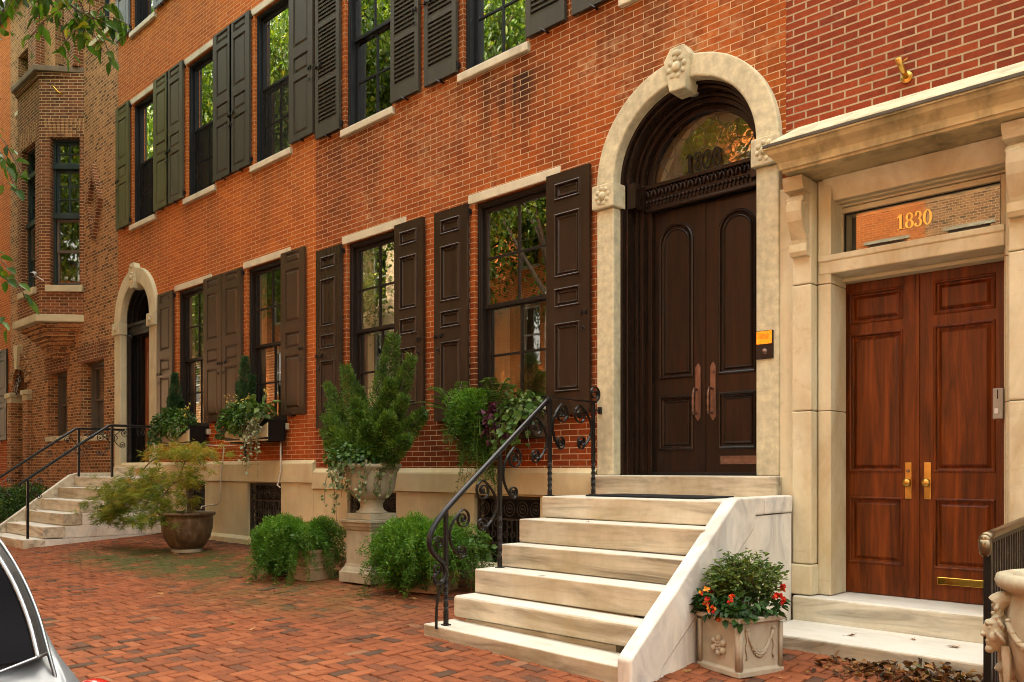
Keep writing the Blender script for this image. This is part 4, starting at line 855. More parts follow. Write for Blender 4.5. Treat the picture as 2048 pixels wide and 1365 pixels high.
MB().prism(plan(1.0, .05), 'z', 10.18, 10.27).build('brick_cornice', BBAY, orl, uv=True); MB().prism(plan(1.0, .13), 'z', 10.275, 10.40).build('coping', plain('bay_coping', (.20, .15, .10), .8, .2, 5, .3, 40), orl, bevel=.012)
MB().prism(plan(.98), 'z', 4.75, 4.86).build('bay_floor', INTER, orl)
t = thing('security_camera', 'small white security camera on the pier of the brown oriel', 'camera', (-20.75, 6.25, 5.75))
q = MB(); q.tube([(-20.80, 6.20, 5.76), (-20.70, 6.12, 5.72)], [.055, .05], 14); q.ball((-20.80, 6.20, 5.76), .055); q.build('housing', WHITEP, t, smooth=True); MB().tube([(-20.70, 6.12, 5.72), (-20.69, 6.113, 5.716)], .046, 14).build('lens', BLACK, t); MB().tube([(-20.78, 6.22, 5.72), (-20.70, 6.36, 5.62)], .012, 6).build('bracket', WHITEP, t)
t = thing('pole_holder', 'brass pole stub on the canted face of the brown oriel', 'flag holder', (-20.45, 6.6, 9.9)); MB().tube([(-20.42, 6.66, 9.80), (-20.47, 6.58, 9.83), (-20.53, 6.48, 9.98)], .014, 8).build('tube', BRASSP, t, smooth=True)
# ---- far left house
hfl = thing('row_house', 'orange brick house with white lintels at the left edge beyond the brown one', 'house', (-29, 7, .2))
wf = [(-27.5, -26.4, 2.2, 4.6), (-27.6, -26.5, 5.9, 7.6), (-27.6, -26.5, 8.3, 10.4), (-30.2, -29.1, 5.9, 7.6), (-30.2, -29.1, 2.2, 4.6)]
MB().wall(-32.8, XB-.004, -.3, 13.6, 7.0, wf, .2).build('brick_facade', B26, hfl, uv=True); shell(hfl, -32.8, XB)
WHL = plain('white_painted_lintel', (.72, .70, .64), .6, .06, 4, .1, 40)
for o in wf: window(hfl, *o, 7.0, sillm=WHL)
shutter(hfl, -26.36, -25.6, 2.2, 4.65, 6.94, SHC, bolt=None, ring=False)
# ---- houses across the street (seen in the panes)
OPP = [(-98, -78, 'orange'), (-78, -58, 'cream'), (-58, -49, 'brown'), (-49, -41.5, 'orange'), (-41.5, -35, 'red'), (-35, -28.2, 'cream'), (-28.2, -21, 'orange'), (-21, -14, 'red'), (-14, -7.9, 'orange'), (-7.9, -1.5, 'brown'), (-1.5, 6, 'red'), (6, 16, 'brown')]
BCR = brick('brick_buff', [(.0, (.30, .20, .11)), (.5, (.46, .33, .19)), (1, (.56, .42, .26))], (.6, .5, .36), sdark=.2, spale=.1)
oc = {'brown': BBR, 'orange': B26, 'red': B28, 'cream': BCR}
LBL = {}
def opp(x0, x1, kind, label):
    h = thing('town_house', label, 'house', ((x0+x1)/2, -9.6, 0), 'town houses across the street')
    n = max(2, round((x1-x0)/2.4)); ops = []
    for k in range(3):
        for i in range(n):
            c = x0+(x1-x0)*(i+.5)/n; ops.append((-(c+.5), -(c-.5), 1.8+k*3.7, 4.0+k*3.7))
    xf = (0, -9.6, math.pi)
    T(MB().wall(-x1, -x0, -.3, 12.8, 0, ops, .2), xf).build('brick_facade', oc[kind], h, uv=True)
    for o in ops:
        w = T(rect_(o), xf).build('window', WHL, h); T(MB().quad((o[0], .14, o[2]), (o[1], .14, o[2]), (o[1], .14, o[3]), (o[0], .14, o[3])), xf).build('pane', GL28, w)
        T(MB().box(o[0]-.1, o[1]+.1, -.05, .1, o[2]-.09, o[2]-.004).box(o[0]-.12, o[1]+.12, -.02, .05, o[3]+.01, o[3]+.10), xf).build('sill', STONEP, w)
    MB().box(x0, x1, -18, -9.35, 12.8, 13.1).build('roof', SLATE, h); MB().box(x0+.02, x1-.02, -10.6, -10.5, -.3, 12.8).build('inner_wall', INTER, h)
def rect_(o):
    q = MB(); rect_frame(q, o[0], o[1], o[2], o[3], .08, .18, .06); q.box(o[0], o[1], .09, .17, (o[2]+o[3])/2-.03, (o[2]+o[3])/2+.03); return q
for x0, x1, k in OPP: opp(x0, x1, k, {'brown': 'brown brick town house across the street, mirrored in the window panes', 'orange': 'orange brick town house across the street, mirrored in the window panes', 'red': 'dark red brick town house across the street, mirrored in the window panes', 'cream': 'pale buff brick town house across the street, mirrored in a lower window'}[k])
# ---- street trees
def tree(x, y, z0, H, Rc, nl, seed, label, lsz=.20, group='street trees mirrored in the window panes', trunk=.2, mesh=None):
    rg = np.random.default_rng(seed); rd = random.Random(seed)
    t = thing('street_tree', label, 'tree', (x, y, z0), group)
    if mesh:
        for me in mesh:
            o = link(bpy.data.objects.new(me.name.split('.')[0], me)); o.parent = t; 
        t.rotation_euler.z = seed*1.3; return t
    mb = MB(); tips = []
    mb.tube([(x, y, z0-.2), (x+.05, y, z0+1.5), (x-.05, y+.05, z0+H*.4), (x+.1, y-.05, z0+H*.6)], [trunk*1.3, trunk, trunk*.85, trunk*.5], 12)
    for k in range(11):
        a = k*2.4+rd.random(); h = H*(.36+.30*rd.random()); b = Vector((x, y, z0+h)); L = Rc*(.6+.4*rd.random())
        e = b+Vector((math.cos(a)*L, math.sin(a)*L, H*(.12+.25*rd.random()))); m_ = b.lerp(e, .5)+Vector((0, 0, .5))
        mb.tube([b, m_, e], [trunk*.4, trunk*.25, .02], 7); tips += [m_, e, b.lerp(e, .8)]
        for q in range(3):
            f_ = e+Vector((rd.uniform(-1, 1), rd.uniform(-1, 1), rd.uniform(-.3, 1)))*Rc*.35; mb.tube([m_.lerp(e, .6), f_], [.04, .012], 5); tips.append(f_)
    mb.build('trunk', BARK, t, smooth=True)
    tp = np.array([tuple(p) for p in tips]); c = tp[rg.integers(0, len(tp), nl)]+rg.normal(size=(nl, 3))*np.array([Rc*.2, Rc*.2, Rc*.16])
    D = norm(rg.normal(size=(nl, 3))+np.array([0, 0, -.5])); U = norm(rg.normal(size=(nl, 3))+np.array([0, 0, 1.5]))
    leaves('crown', c, D, U, rg.uniform(.7, 1.3, nl)*lsz, rg.uniform(.5, .8, nl)*lsz, np.clip(rg.normal(.5, .22, nl), 0, 1), G_TREE, t)
    return t
t0 = tree(-19, -7.2, -.03, 15.5, 4.0, 26000, 3, 'green street tree across the road, mirrored in the upper panes', .17)
ms = [c.data for c in t0.children]
for k, (x, y) in enumerate(((-24.6, -7.3), (-35, -7.1), (-43, -7.3), (1.5, -7.2), (-52, -7.2))): tree(x, y, -.03, 15, 4.2, 0, k+5, 'green street tree across the road, mirrored in the upper panes', mesh=ms)
ms2 = ms
for k, (x, y, sc) in enumerate(((-14.7, 1.2, .84), (-19.6, 1.1, .9), (-24.6, 1.2, .95), (-31, 1.0, 1.0), (-39, 1.2, 1.1), (-48, 1.2, 1.1))):
    t = tree(x, y, -.05, 15, 4.2, 0, k+21, 'green kerbside tree on the near pavement, mirrored in the upper panes', mesh=ms2); t.scale = (sc*.78, sc*.78, sc*1.05)
# ---------------------------------------------------------------- stoops
t = thing('marble_stoop', 'white marble front steps with sloping side slab below the arched black door', 'steps', (-4.4, 5.8, 0))
CLf = lambda y: -3.43      # skewed inner face of the side slab
fr = [4.57, 4.86, 5.08, 5.355, 5.575, 5.87, 6.86]; tops = [.120, .330, .540, .740, .955, 1.154]; lf = [-5.45, -5.41, -5.37, -5.33, -5.31, -5.30]
bot = [-.12, .124, .332, .542, .742, .957]
for i in range(6):
    y0, y1, z0, z1 = fr[i], min(fr[i+1]+(.06 if i < 5 else 0), 7.2), bot[i]+.004*(i > 0)+(.018 if i == 1 else 0), tops[i]
    a, b = (CLf(y0)+.03, CLf(y1)+.03); l = lf[i]; s = -.035 if i == 0 else (-.012 if i == 1 else 0)
    mb = MB().hexa([(l, y0, z0), (b if False else a, y0, z0), (b, y1, z0), (l, y1, z0), (l, y0, z1), (a, y0, z1+s), (b, y1, z1+s), (l, y1, z1)])
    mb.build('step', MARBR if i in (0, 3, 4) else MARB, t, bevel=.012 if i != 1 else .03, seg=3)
MB().box(-5.26, -3.6, 4.9, 7.1, -.3, .94).build('core', MARBR, t) if False else None
q = MB()
for i in range(1, 6): q.box(-5.285, -3.7, fr[i]+.035, 7.0, bot[i-1] if i > 1 else -.2, bot[i]+.015)
q.build('stair_core', MARBR, t)
prof = [(4.56, -.15), (4.56, .165), (6.17, 1.152), (6.30, 1.175), (7.0, 1.175), (7.0, -.15)]
def slab(name, P, x_in, x_out, mat, bev):
    n = len(P); mb = MB(); mb.v = [(x_in(y), y, z) for y, z in P]+[(x_out(y), y, z) for y, z in P]
    mb.f = [tuple(range(n)), tuple(range(n, 2*n))[::-1]]+[(i, (i+1) % n, n+(i+1) % n, n+i) for i in range(n)]
    return mb.build(name, mat, t, bevel=bev, seg=3)
XO = lambda y: -3.31
c = slab('cheek_slab', [(4.54, -.15), (4.54, .15), (4.56, .17), (5.90, 1.170), (5.97, 1.182), (6.36, 1.182), (6.36, 1.035), (6.22, 1.035), (6.19, .93), (4.93, .05), (4.80, -.15)], CLf, XO, MARW, .02)
slab('cheek_cap', [(6.368, 1.182), (6.85, 1.182), (6.85, 1.04), (6.368, 1.04)], CLf, XO, MARW, .016)
slab('cheek_panel', [(4.815, -.15), (4.94, .045), (6.195, .922), (6.228, 1.028), (6.85, 1.032), (6.85, -.15)], lambda y: CLf(y)+.03, lambda y: XO(y)-.012, MARW, .004)
t2 = thing('door_mat', 'thin black rubber mat on the top marble step before the arched door', 'mat', (-4.35, 6.4, 1.155))
MB().box(-4.98, -3.78, 6.12, 6.70, 1.155, 1.170).build('mat', MATT, t2, bevel=.004)
# left stoop
t = thing('marble_stoop', 'distant marble front steps with block side wall behind the weeping maple', 'steps', (-16.9, 5.8, .1))
fr = [4.557, 4.86, 5.18, 5.46, 5.76, 6.06, 6.92]; tops = [.215, .420, .635, .850, 1.065, 1.265]
for i in range(6):
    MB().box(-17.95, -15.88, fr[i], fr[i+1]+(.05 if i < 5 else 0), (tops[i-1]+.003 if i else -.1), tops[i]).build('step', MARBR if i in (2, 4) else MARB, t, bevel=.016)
zs_ = [-.1, .205, .42, .64, .855, 1.07, 1.265]
for i in range(1, 6):
    if i == 1: a = 4.865
    q = MB(); ys = fr[i]+.34
    z0, z1 = zs_[i-1]+.004, zs_[i]
    q.box(-16.6, -15.885, fr[i]+.004, 6.97, z0, z1-.002); q.build('side_block', MARW, t, bevel=.006)
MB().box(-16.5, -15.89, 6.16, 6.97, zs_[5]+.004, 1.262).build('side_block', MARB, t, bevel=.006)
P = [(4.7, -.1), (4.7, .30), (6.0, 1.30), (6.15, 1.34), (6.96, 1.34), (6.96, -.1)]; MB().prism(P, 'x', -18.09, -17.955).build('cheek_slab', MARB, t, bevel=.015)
# ---------------------------------------------------------------- railings
def spiral(c, r, a0, turns, sgn, n=22, rmin=.22):
    return [(c[0]+r*(1-(1-rmin)*k/n)*math.cos(R(a0)+sgn*2*math.pi*turns*k/n), c[1]+r*(1-(1-rmin)*k/n)*math.sin(R(a0)+sgn*2*math.pi*turns*k/n)) for k in range(n+1)]
def cscroll(mb, x, spine, side, top, bottom, hw=.013, ht=.005):
    # C scroll: spiral - bowed bar touching the post at spine - spiral; coordinates in the (y, z) plane at x
    (cy, cz, r), (by, bz, rb) = top, bottom
    s = side
    A = spiral((cy, cz), r, 90, 1.6, -s if True else s)[::-1]; B = spiral((by, bz), rb, -90, 1.5, s)
    mid = []
    p0, p1 = A[-1], B[0]
    for k in range(1, 10):
        u = k/10; y = (1-u)**2*p0[0]+2*u*(1-u)*(2*spine-(p0[0]+p1[0])/2)+u*u*p1[0]; z = (1-u)*p0[1]+u*p1[1]
        mid.append((y, z))
    P = [(x, y, z) for y, z in A+mid+B]; mb.bar(P, (1, 0, 0), hw, ht)
    for cc, rr in ((top[:2], r), (bottom[:2], rb)): mb.ball((x, cc[0], cc[1]), (hw, rr*.22, rr*.22), 8, 6)
def twist_post(x, y, z0, z1, zt0, zt1, w=.016):
    mb = MB(); n = 60; vs = []
    for k in range(n+1):
        z = z0+(z1-z0)*k/n; u = min(max((z-zt0)/(zt1-zt0), 0), 1); a = u*math.pi*2.5
        for j in range(4): th = a+math.pi/4+j*math.pi/2; vs.append((x+w*1.414*math.cos(th), y+w*1.414*math.sin(th), z))
    fs = [(i*4+j, i*4+(j+1) % 4, (i+1)*4+(j+1) % 4, (i+1)*4+j) for i in range(n) for j in range(4)]+[(3, 2, 1, 0), tuple(n*4+j for j in range(4))]
    return mb.add(vs, fs)
X = -5.27
t = thing('stair_railing', 'black wrought iron railing with spiral scrolls beside the near marble steps', 'railing', (X, 5.6, .15))
posts = [(4.66, .115, 1.07, .22, .52), (5.29, .535, 1.56, .62, 1.0), (5.95, 1.15, 2.06, 1.2, 1.48), (6.60, 1.15, 2.06, 1.2, 1.48)]
for y, a, b, c, d in posts:
    p = twist_post(X, y, a, b, c, d).build('post', IRON, t, bevel=.002); MB().box(X-.03, X+.03, y-.03, y+.03, a-.002, a+.012).build('post_foot', IRON, p)
mb = MB(); S = [(6.63, 2.075), (5.97, 2.075), (5.94, 2.066), (5.29, 1.565), (4.72, 1.125), (4.60, 1.02), (4.52, .93), (4.475, .84), (4.49, .76), (4.545, .70), (4.61, .655), (4.65, .60), (4.655, .53), (4.62, .475), (4.565, .465), (4.53, .50), (4.535, .545), (4.57, .555)]
# smooth the rail path
def smooth_path(P, it=2):
    for _ in range(it):
        Q = [P[0]]
        for a, b in zip(P, P[1:]): Q += [tuple(.75*u+.25*v for u, v in zip(a, b)), tuple(.25*u+.75*v for u, v in zip(a, b))]
        P = Q+[P[-1]]
    return P
S2 = smooth_path([(X, y, z) for y, z in S[2:]], 2)
k = len(S2); mb.bar([(X, 6.63, 2.07), (X, 5.95, 2.07)], (1, 0, 0), .024, .007); mb.build('top_rail', IRON, t, bevel=.003)
mb = MB(); mb.tube(S2, [.024 if i < k*.55 else .024-.010*(i-k*.55)/(k*.45) for i in range(k)], 10); mb.build('handrail', plain('polished_iron', (.012, .011, .012), .22, .2, 8, .04, 60, coat=.2), t, smooth=True)
mb = MB(); mb.bar([(X, y, z) for y, z in spiral((4.565, .585), .05, -30, 1.3, 1)], (1, 0, 0), .012, .005); mb.build('volute', IRON, t); mb = MB(); mb.bar(smooth_path([(X, y, z) for y, z in [(4.615, .47), (4.585, .40), (4.56, .30), (4.555, .15), (4.555, .10)]]), (1, 0, 0), .010, .007); mb.build('strut', IRON, t); mb = MB(); mb.bar([(X, y, z) for y, z in spiral((4.58, .80), .055, 150, 1.4, -1)], (1, 0, 0), .012, .006); mb.build('volute', IRON, t)
SP = [(4.70, 1, (4.845, .985, .085), (4.83, .715, .06)), (5.25, -1, (5.09, 1.22, .092), (5.085, .935, .062)), (5.33, 1, (5.47, 1.50, .10), (5.455, 1.20, .06)), (5.91, -1, (5.765, 1.79, .095), (5.76, 1.53, .065)), (5.99, 1, (6.12, 1.93, .095), (6.10, 1.66, .065)), (6.57, -1, (6.40, 1.93, .095), (6.42, 1.67, .068))]
for spn, sd_, a, b in SP: mb = MB(); cscroll(mb, X, spn, sd_, a, b); mb.build('scroll', IRON, t)
mb = MB(); mb.bar([(X, y, z) for y, z in spiral((6.62, 2.155), .085, -100, 1.7, 1)], (1, 0, 0), .012, .005); mb.build('top_curl', IRON, t)
def simple_rail(x, label, y0, y1):
    t = thing('stair_railing', label, 'railing', (x, 5.4, .2))
    for y, a, b in ((4.70, .2, 1.22), (6.10, 1.26, 2.2)): MB().box(x-.019, x+.019, y-.019, y+.019, a, b).build('post', IRON, t, bevel=.002)
    S = smooth_path([(x, 6.98, 2.215), (x, 6.12, 2.215), (x, 6.02, 2.20), (x, 4.70, 1.245), (x, 4.62, 1.19), (x, 4.57, 1.15), (x, 4.575, 1.12)], 1); MB().tube(S, .024, 8).build('handrail', IRON, t, smooth=True)
    for a_ in ((6.14, 1, (6.32, 2.08, .08), (6.28, 1.86, .06)), (6.06, -1, (5.9, 1.98, .07), (5.88, 1.72, .06)), (4.75, 1, (4.88, 1.20, .06), (4.87, .95, .05))): mb = MB(); cscroll(mb, x, *a_, .01, .005); mb.build('scroll', IRON, t)
    for c_, r_, s_ in (((6.62, 2.10), .09, -1), ((5.55, 1.70), .08, -1), ((6.8, 2.05), .07, 1)): MB().bar([(x, y, z) for y, z in spiral(c_, r_, 90, 1.5, s_)], (1, 0, 0), .01, .005).build('scroll', IRON, t)
simple_rail(-16.12, 'nearer plain black handrail on the distant steps by the maple', 0, 0); simple_rail(-17.80, 'farther plain black handrail on the distant steps by the bushes', 0, 0)
# right-hand railing of 1830: black bars with bronze cap
t = thing('entry_railing', 'black railing with bronze cap rail at right edge beside the mahogany door', 'railing', (-1.42, 5.5, 0))
XX = -1.44
MB().box(XX-.02, XX+.02, 5.42, 5.46, -.1, 1.0).build('post', BLACK, t, bevel=.004); MB().box(XX-.02, XX+.02, 6.90, 6.94, .1, 1.15).build('post', BLACK, t, bevel=.004)
q = MB(); q.box(XX-.022, XX+.022, 5.46, 6.9, .10, .13); q.hexa([(XX-.02, 5.4, .975), (XX+.02, 5.4, .975), (XX+.02, 6.94, 1.075), (XX-.02, 6.94, 1.075), (XX-.02, 5.4, 1.0), (XX+.02, 5.4, 1.0), (XX+.02, 6.94, 1.10), (XX-.02, 6.94, 1.10)]); q.build('rail', BLACK, t)
for i in range(26): y = 5.505+i*.054; MB().box(XX-.007, XX+.007, y-.007, y+.007, .12, .985+.065*(y-5.4)).build('baluster', GREYP if False else plain('baluster_iron', (.05, .045, .04), .3, .2, 9, 0, metal=.5) if i == 0 else bpy.data.materials['baluster_iron'], t)
q = MB(); q.tube([(XX, 5.385, 1.01), (XX, 5.5, 1.022), (XX, 6.95, 1.115)], [.030, .027, .027], 12); q.ball((XX, 5.385, 1.0), (.034, .03, .034)); q.lathe([(.012, .0), (.030, .02), (.034, .06), (.034, .10)], (XX, 5.385, .90), 14); q.build('cap_rail', plain('cap_bronze', (.20, .15, .09), .3, .2, 9, .05, 60, metal=.9), t, smooth=True)
# ---------------------------------------------------------------- pots
def bowl(name, label, c, prof, mat, n=40, soil=None):
    t = thing(name, label, 'planter', c); MB().lathe(prof, c, n).build('bowl', mat, t, smooth=True)
    if soil: MB().lathe([(soil[0], soil[1]), (soil[0]*.5, soil[1]+.02), (0.0, soil[1]+.025)], c, 24).build('soil', SOIL, t, smooth=True)
    return t
PC = (-12.75, 5.95, gz(-12.75, 5.95))
t = bowl('glazed_pot', 'large brown glazed bowl pot on the paving holding the weeping maple', PC, [(.20, .05), (.215, .05), (.27, .10), (.34, .22), (.375, .36), (.38, .50), (.375, .545), (.40, .56), (.42, .575), (.42, .60), (.40, .615), (.365, .61), (.35, .58), (.345, .52)], GLAZE, 44, (.35, .53))
MB().lathe([(.22, .0), (.225, .0), (.23, .045), (.21, .05)], PC, 32).build('saucer', STONEP, t)
def pedestal(c, rot):
    t = thing('stone_pedestal', 'square cast stone pedestal carrying the big juniper urn', 'pedestal', c)
    M = Matrix.Translation(c) @ Matrix.Rotation(rot, 4, 'Z')
    def sq(mb, prof):
        # square mouldings: (half width, z)
        k = len(prof); vs = [M @ Vector((sx*w*.835, sy*w*.835, z)) for w, z in prof for sx, sy in ((-1, -1), (1, -1), (1, 1), (-1, 1))]
        mb.add(vs, [(i*4+j, i*4+(j+1) % 4, (i+1)*4+(j+1) % 4, (i+1)*4+j) for i in range(k-1) for j in range(4)]+[(3, 2, 1, 0), tuple((k-1)*4+j for j in range(4))]); return mb
    KS = .835
    sq(MB(), [(.315, .015), (.315, .13), (.30, .14), (.285, .165), (.262, .19), (.255, .215), (.252, .225)]).build('pedestal_base', STONEP, t, bevel=.006)
    sq(MB(), [(.242, .22), (.242, .60)]).build('shaft', STONEP, t, bevel=.006)
    sq(MB(), [(.246, .60), (.26, .615), (.275, .645), (.285, .65), (.29, .67), (.295, .69), (.315, .695), (.315, .725)]).build('pedestal_cap', STONEP, t, bevel=.005)
    return M, sq
UC = (-7.96, 5.90, gz(-7.96, 5.90)-.005)
M, sq = pedestal(UC, R(6))
t = thing('stone_urn', 'grey footed stone urn on the pedestal under the juniper', 'urn', (UC[0], UC[1], UC[2]+.726))
sq(MB(), [(.245, .727), (.245, .795)]).build('foot_block', STONEP, t, bevel=.005)
u0 = (UC[0], UC[1], UC[2])
MB().lathe([(r_*.86, z_) for r_, z_ in [(.21, .797), (.21, .81), (.165, .83), (.15, .87), (.15, .905), (.165, .925), (.18, .935), (.17, .95), (.20, .96), (.26, 1.0), (.305, 1.07), (.325, 1.16), (.34, 1.26), (.375, 1.31), (.40, 1.325), (.40, 1.355), (.37, 1.36), (.34, 1.33), (.33, 1.28)]], u0, 44).build('bowl', STONEP, t, smooth=True)
MB().lathe([(.285, 1.30), (0.0, 1.32)], u0, 24).build('soil', SOIL, t)
def square_planter(c, hw, H, rot, mat, label, group=None, ribs=True):
    t = thing('square_planter', label, 'planter', c, group); M = Matrix.Translation(c) @ Matrix.Rotation(rot, 4, 'Z')
    prof = [(.94, .0), (.96, .36), (1.0, .37), (1.0, .41), (.965, .42), (.975, .60), (1.01, .61), (1.01, .655), (.975, .66), (.985, .88), (1.03, .89), (1.04, 1.0), (.95, 1.0), (.93, .93)]
    vs = [M @ Vector((sx*w*hw, sy*w*hw, z*H)) for w, z in prof for sx, sy in ((-1, -1), (1, -1), (1, 1), (-1, 1))]; k = len(prof)
    MB().add(vs, [(i*4+j, i*4+(j+1) % 4, (i+1)*4+(j+1) % 4, (i+1)*4+j) for i in range(k-1) for j in range(4)]+[(3, 2, 1, 0)]).build('box', mat, t, bevel=.006)
    MB().add([M @ Vector((sx*hw*.94, sy*hw*.94, H*.9)) for sx, sy in ((-1, -1), (1, -1), (1, 1), (-1, 1))], [(0, 1, 2, 3)]).build('soil', SOIL, t); return t
PA = (-8.78, 5.62, gz(-8.78, 5.62)); PB = (-6.93, 5.92, gz(-6.93, 5.92))
square_planter(PA, .20, .36, R(10), TERRA, 'square ribbed stone planter under the fern left of the pedestal'); square_planter(PB, .22, .38, R(14), TERRA, 'square ribbed stone planter under the fern by the railing foot')
# flower box with garland in front of the steps
FC = (-3.03, 5.45, gz(-3.0, 5.45)-.01); FR = R(-17)
t = thing('square_planter', 'pale pink stone planter with rosette and garland relief holding red begonias', 'planter', FC); M = Matrix.Translation(FC) @ Matrix.Rotation(FR, 4, 'Z'); hw = .20; H = .40
def fsq(mb, prof):
    k = len(prof); mb.add([M @ Vector((sx*w, sy*w, z)) for w, z in prof for sx, sy in ((-1, -1), (1, -1), (1, 1), (-1, 1))], [(i*4+j, i*4+(j+1) % 4, (i+1)*4+(j+1) % 4, (i+1)*4+j) for i in range(k-1) for j in range(4)]+[(3, 2, 1, 0)]); return mb
fsq(MB(), [(hw+.012, 0), (hw+.012, .035), (hw-.010, .05), (hw-.010, H-.045), (hw+.004, H-.035), (hw+.022, H-.03), (hw+.022, H), (hw-.02, H), (hw-.025, H-.05)]).build('box', CASTL, t, bevel=.004)
q = MB()
for a in range(4):
    Ma = M @ Matrix.Rotation(a*math.pi/2, 4, 'Z')
    for sx in (-1, 1): q.obox(Ma @ Matrix.Translation((sx*(hw-.012), -hw-.0, H*.5-.003)), .014, .012, H*.5-.048)
    if a % 2 == 0:  # rosette face
        for r_, n_, s_ in ((.052, 6, .026), (.026, 6, .018)):
            for k in range(n_): an = 2*math.pi*k/n_+r_*9; q.ball((0, 0, 0), (s_, .012, s_), 8, 6, (Ma @ Matrix.Translation((r_*math.cos(an), -hw+.004, H*.47+r_*math.sin(an)))).to_3x3()) if False else q.ball(Ma @ Vector((r_*math.cos(an), -hw+.004, H*.47+r_*math.sin(an))), (s_, s_, s_), 8, 6)
        q.ball(Ma @ Vector((0, -hw, H*.47)), .014, 8, 6)
    else:
        pts = [Ma @ Vector((-.12+.24*k/14, -hw+.004, H*.76-.16*(1-((k-7)/7)**2))) for k in range(15)]; q.tube(pts, .012, 6); q.tube([p+Vector((0, 0, .018)) for p in pts[2:-2]], .008, 5)
        for k in range(3, 12): q.ball(pts[k]-Vector((0, 0, .014)), .011, 6, 5)
        for s_ in (-1, 1): q.tube([Ma @ Vector((s_*(.125+.008*math.sin(k*1.6)), -hw+.004, H*.80-.026*k)) for k in range(9)], .007, 5); q.ball(Ma @ Vector((s_*.122, -hw+.002, H*.80)), .018, 8, 6)
q.build('relief', CASTL, t, smooth=True)
MB().add([M @ Vector((sx*hw*.9, sy*hw*.9, H-.03)) for sx, sy in ((-1, -1), (1, -1), (1, 1), (-1, 1))], [(0, 1, 2, 3)]).build('soil', SOIL, t)
# window boxes
def wbox(x0, x1, z0, z1, label):
    t = thing('window_box', label, 'window box', ((x0+x1)/2, 6.96, z0)); y0, y1 = 6.62, 6.92
    q = MB(); q.box(x0, x1, y0, y1, z0, z0+.02); q.box(x0, x0+.025, y0+.02, y1, z0+.02, z1); q.box(x1-.025, x1, y0+.02, y1, z0+.02, z1); q.box(x0, x1, y1-.02, y1, z0+.02, z1); q.build('box', BLACK, t, bevel=.004)
    MB().box(x0+.02, x1-.02, y0+.03, y1-.02, z1-.06, z1-.05).build('soil', SOIL, t)
    q = MB(); cx = (x0+x1)/2; n = 7
    q.box(x0, x1, y0+.012, y0+.02, z0, z1); fb = q.build('front_backing', BLACK, t)
    W = (x1-x0)/2; hh = z1-z0; O = (cx, z0+.02)
    def edge(a):
        dx, dz = math.cos(a), math.sin(a); s = min(W/abs(dx) if abs(dx) > 1e-6 else 9, (hh-.02)/dz if dz > 1e-6 else 9); return (O[0]+dx*s, O[1]+dz*s)
    q = MB()
    for i in range(n):
        a0, a1 = math.pi*(i+.12)/n, math.pi*(i+.80)/n; r0 = .05
        q.prism([(O[0]+r0*math.cos(a0), O[1]+r0*math.sin(a0)), edge(a0), edge((a0+a1)/2), edge(a1), (O[0]+r0*math.cos(a1), O[1]+r0*math.sin(a1))], 'y', y0-.004, y0+.011)
    q.box(x0, x1, y0-.006, y0+.0105, z0, z0+.022); q.build('sunburst_front', CREAMP, t, bevel=.002)
    for x in (x0+.12, x1-.12): MB().box(x-.01, x+.01, 6.66, 6.93, z0-.02, z0-.002).box(x-.01, x+.01, 6.9, 6.94, z0-.22, z0-.019).build('bracket', IRON, t)
    return t
wbox(-15.38, -14.12, 1.84, 2.16, 'cream sunburst window box under the window nearest the distant arched door'); wbox(-12.86, -11.52, 1.84, 2.16, 'cream sunburst window box under the second distant window, trailing pale ivy')
def hayrack(x0, x1, z0, z1, label):
    t = thing('window_box', label, 'window box', ((x0+x1)/2, 6.96, z0)); q = MB(); n = 9
    S = [(6.93, z1), (6.93, z0), (6.74, z0), (6.66, z0+.06), (6.62, z0+.16), (6.60, z1)]
    for i in range(n): x = x0+(x1-x0)*i/(n-1); q.bar([(x, y, z) for y, z in S], (1, 0, 0), .012, .004)
    for y, z in ((6.60, z1), (6.64, z0+.1), (6.93, z1)): q.bar([(x0, y, z), (x1, y, z)], (0, 0, 1), .014, .004)
    for x in (x0, x1): q.bar([(x, 6.60, z1), (x, 6.93, z1)], (0, 0, 1), .014, .004)
    q.build('rack', IRON, t); MB().prism([(6.915, z1-.02), (6.915, z0+.01), (6.745, z0+.01), (6.672, z0+.065), (6.635, z0+.16), (6.618, z1-.02)], 'x', x0+.01, x1-.01).build('coco_liner', plain('coco_liner', (.07, .042, .022), .95, .4, 25, .8, 60), t, bevel=.01); return t
hayrack(-10.05, -8.75, 1.72, 2.04, 'iron hayrack window box behind the big juniper'); hayrack(-7.42, -6.15, 1.74, 2.04, 'iron hayrack window box with bright fern and purple leaves beside the steps')
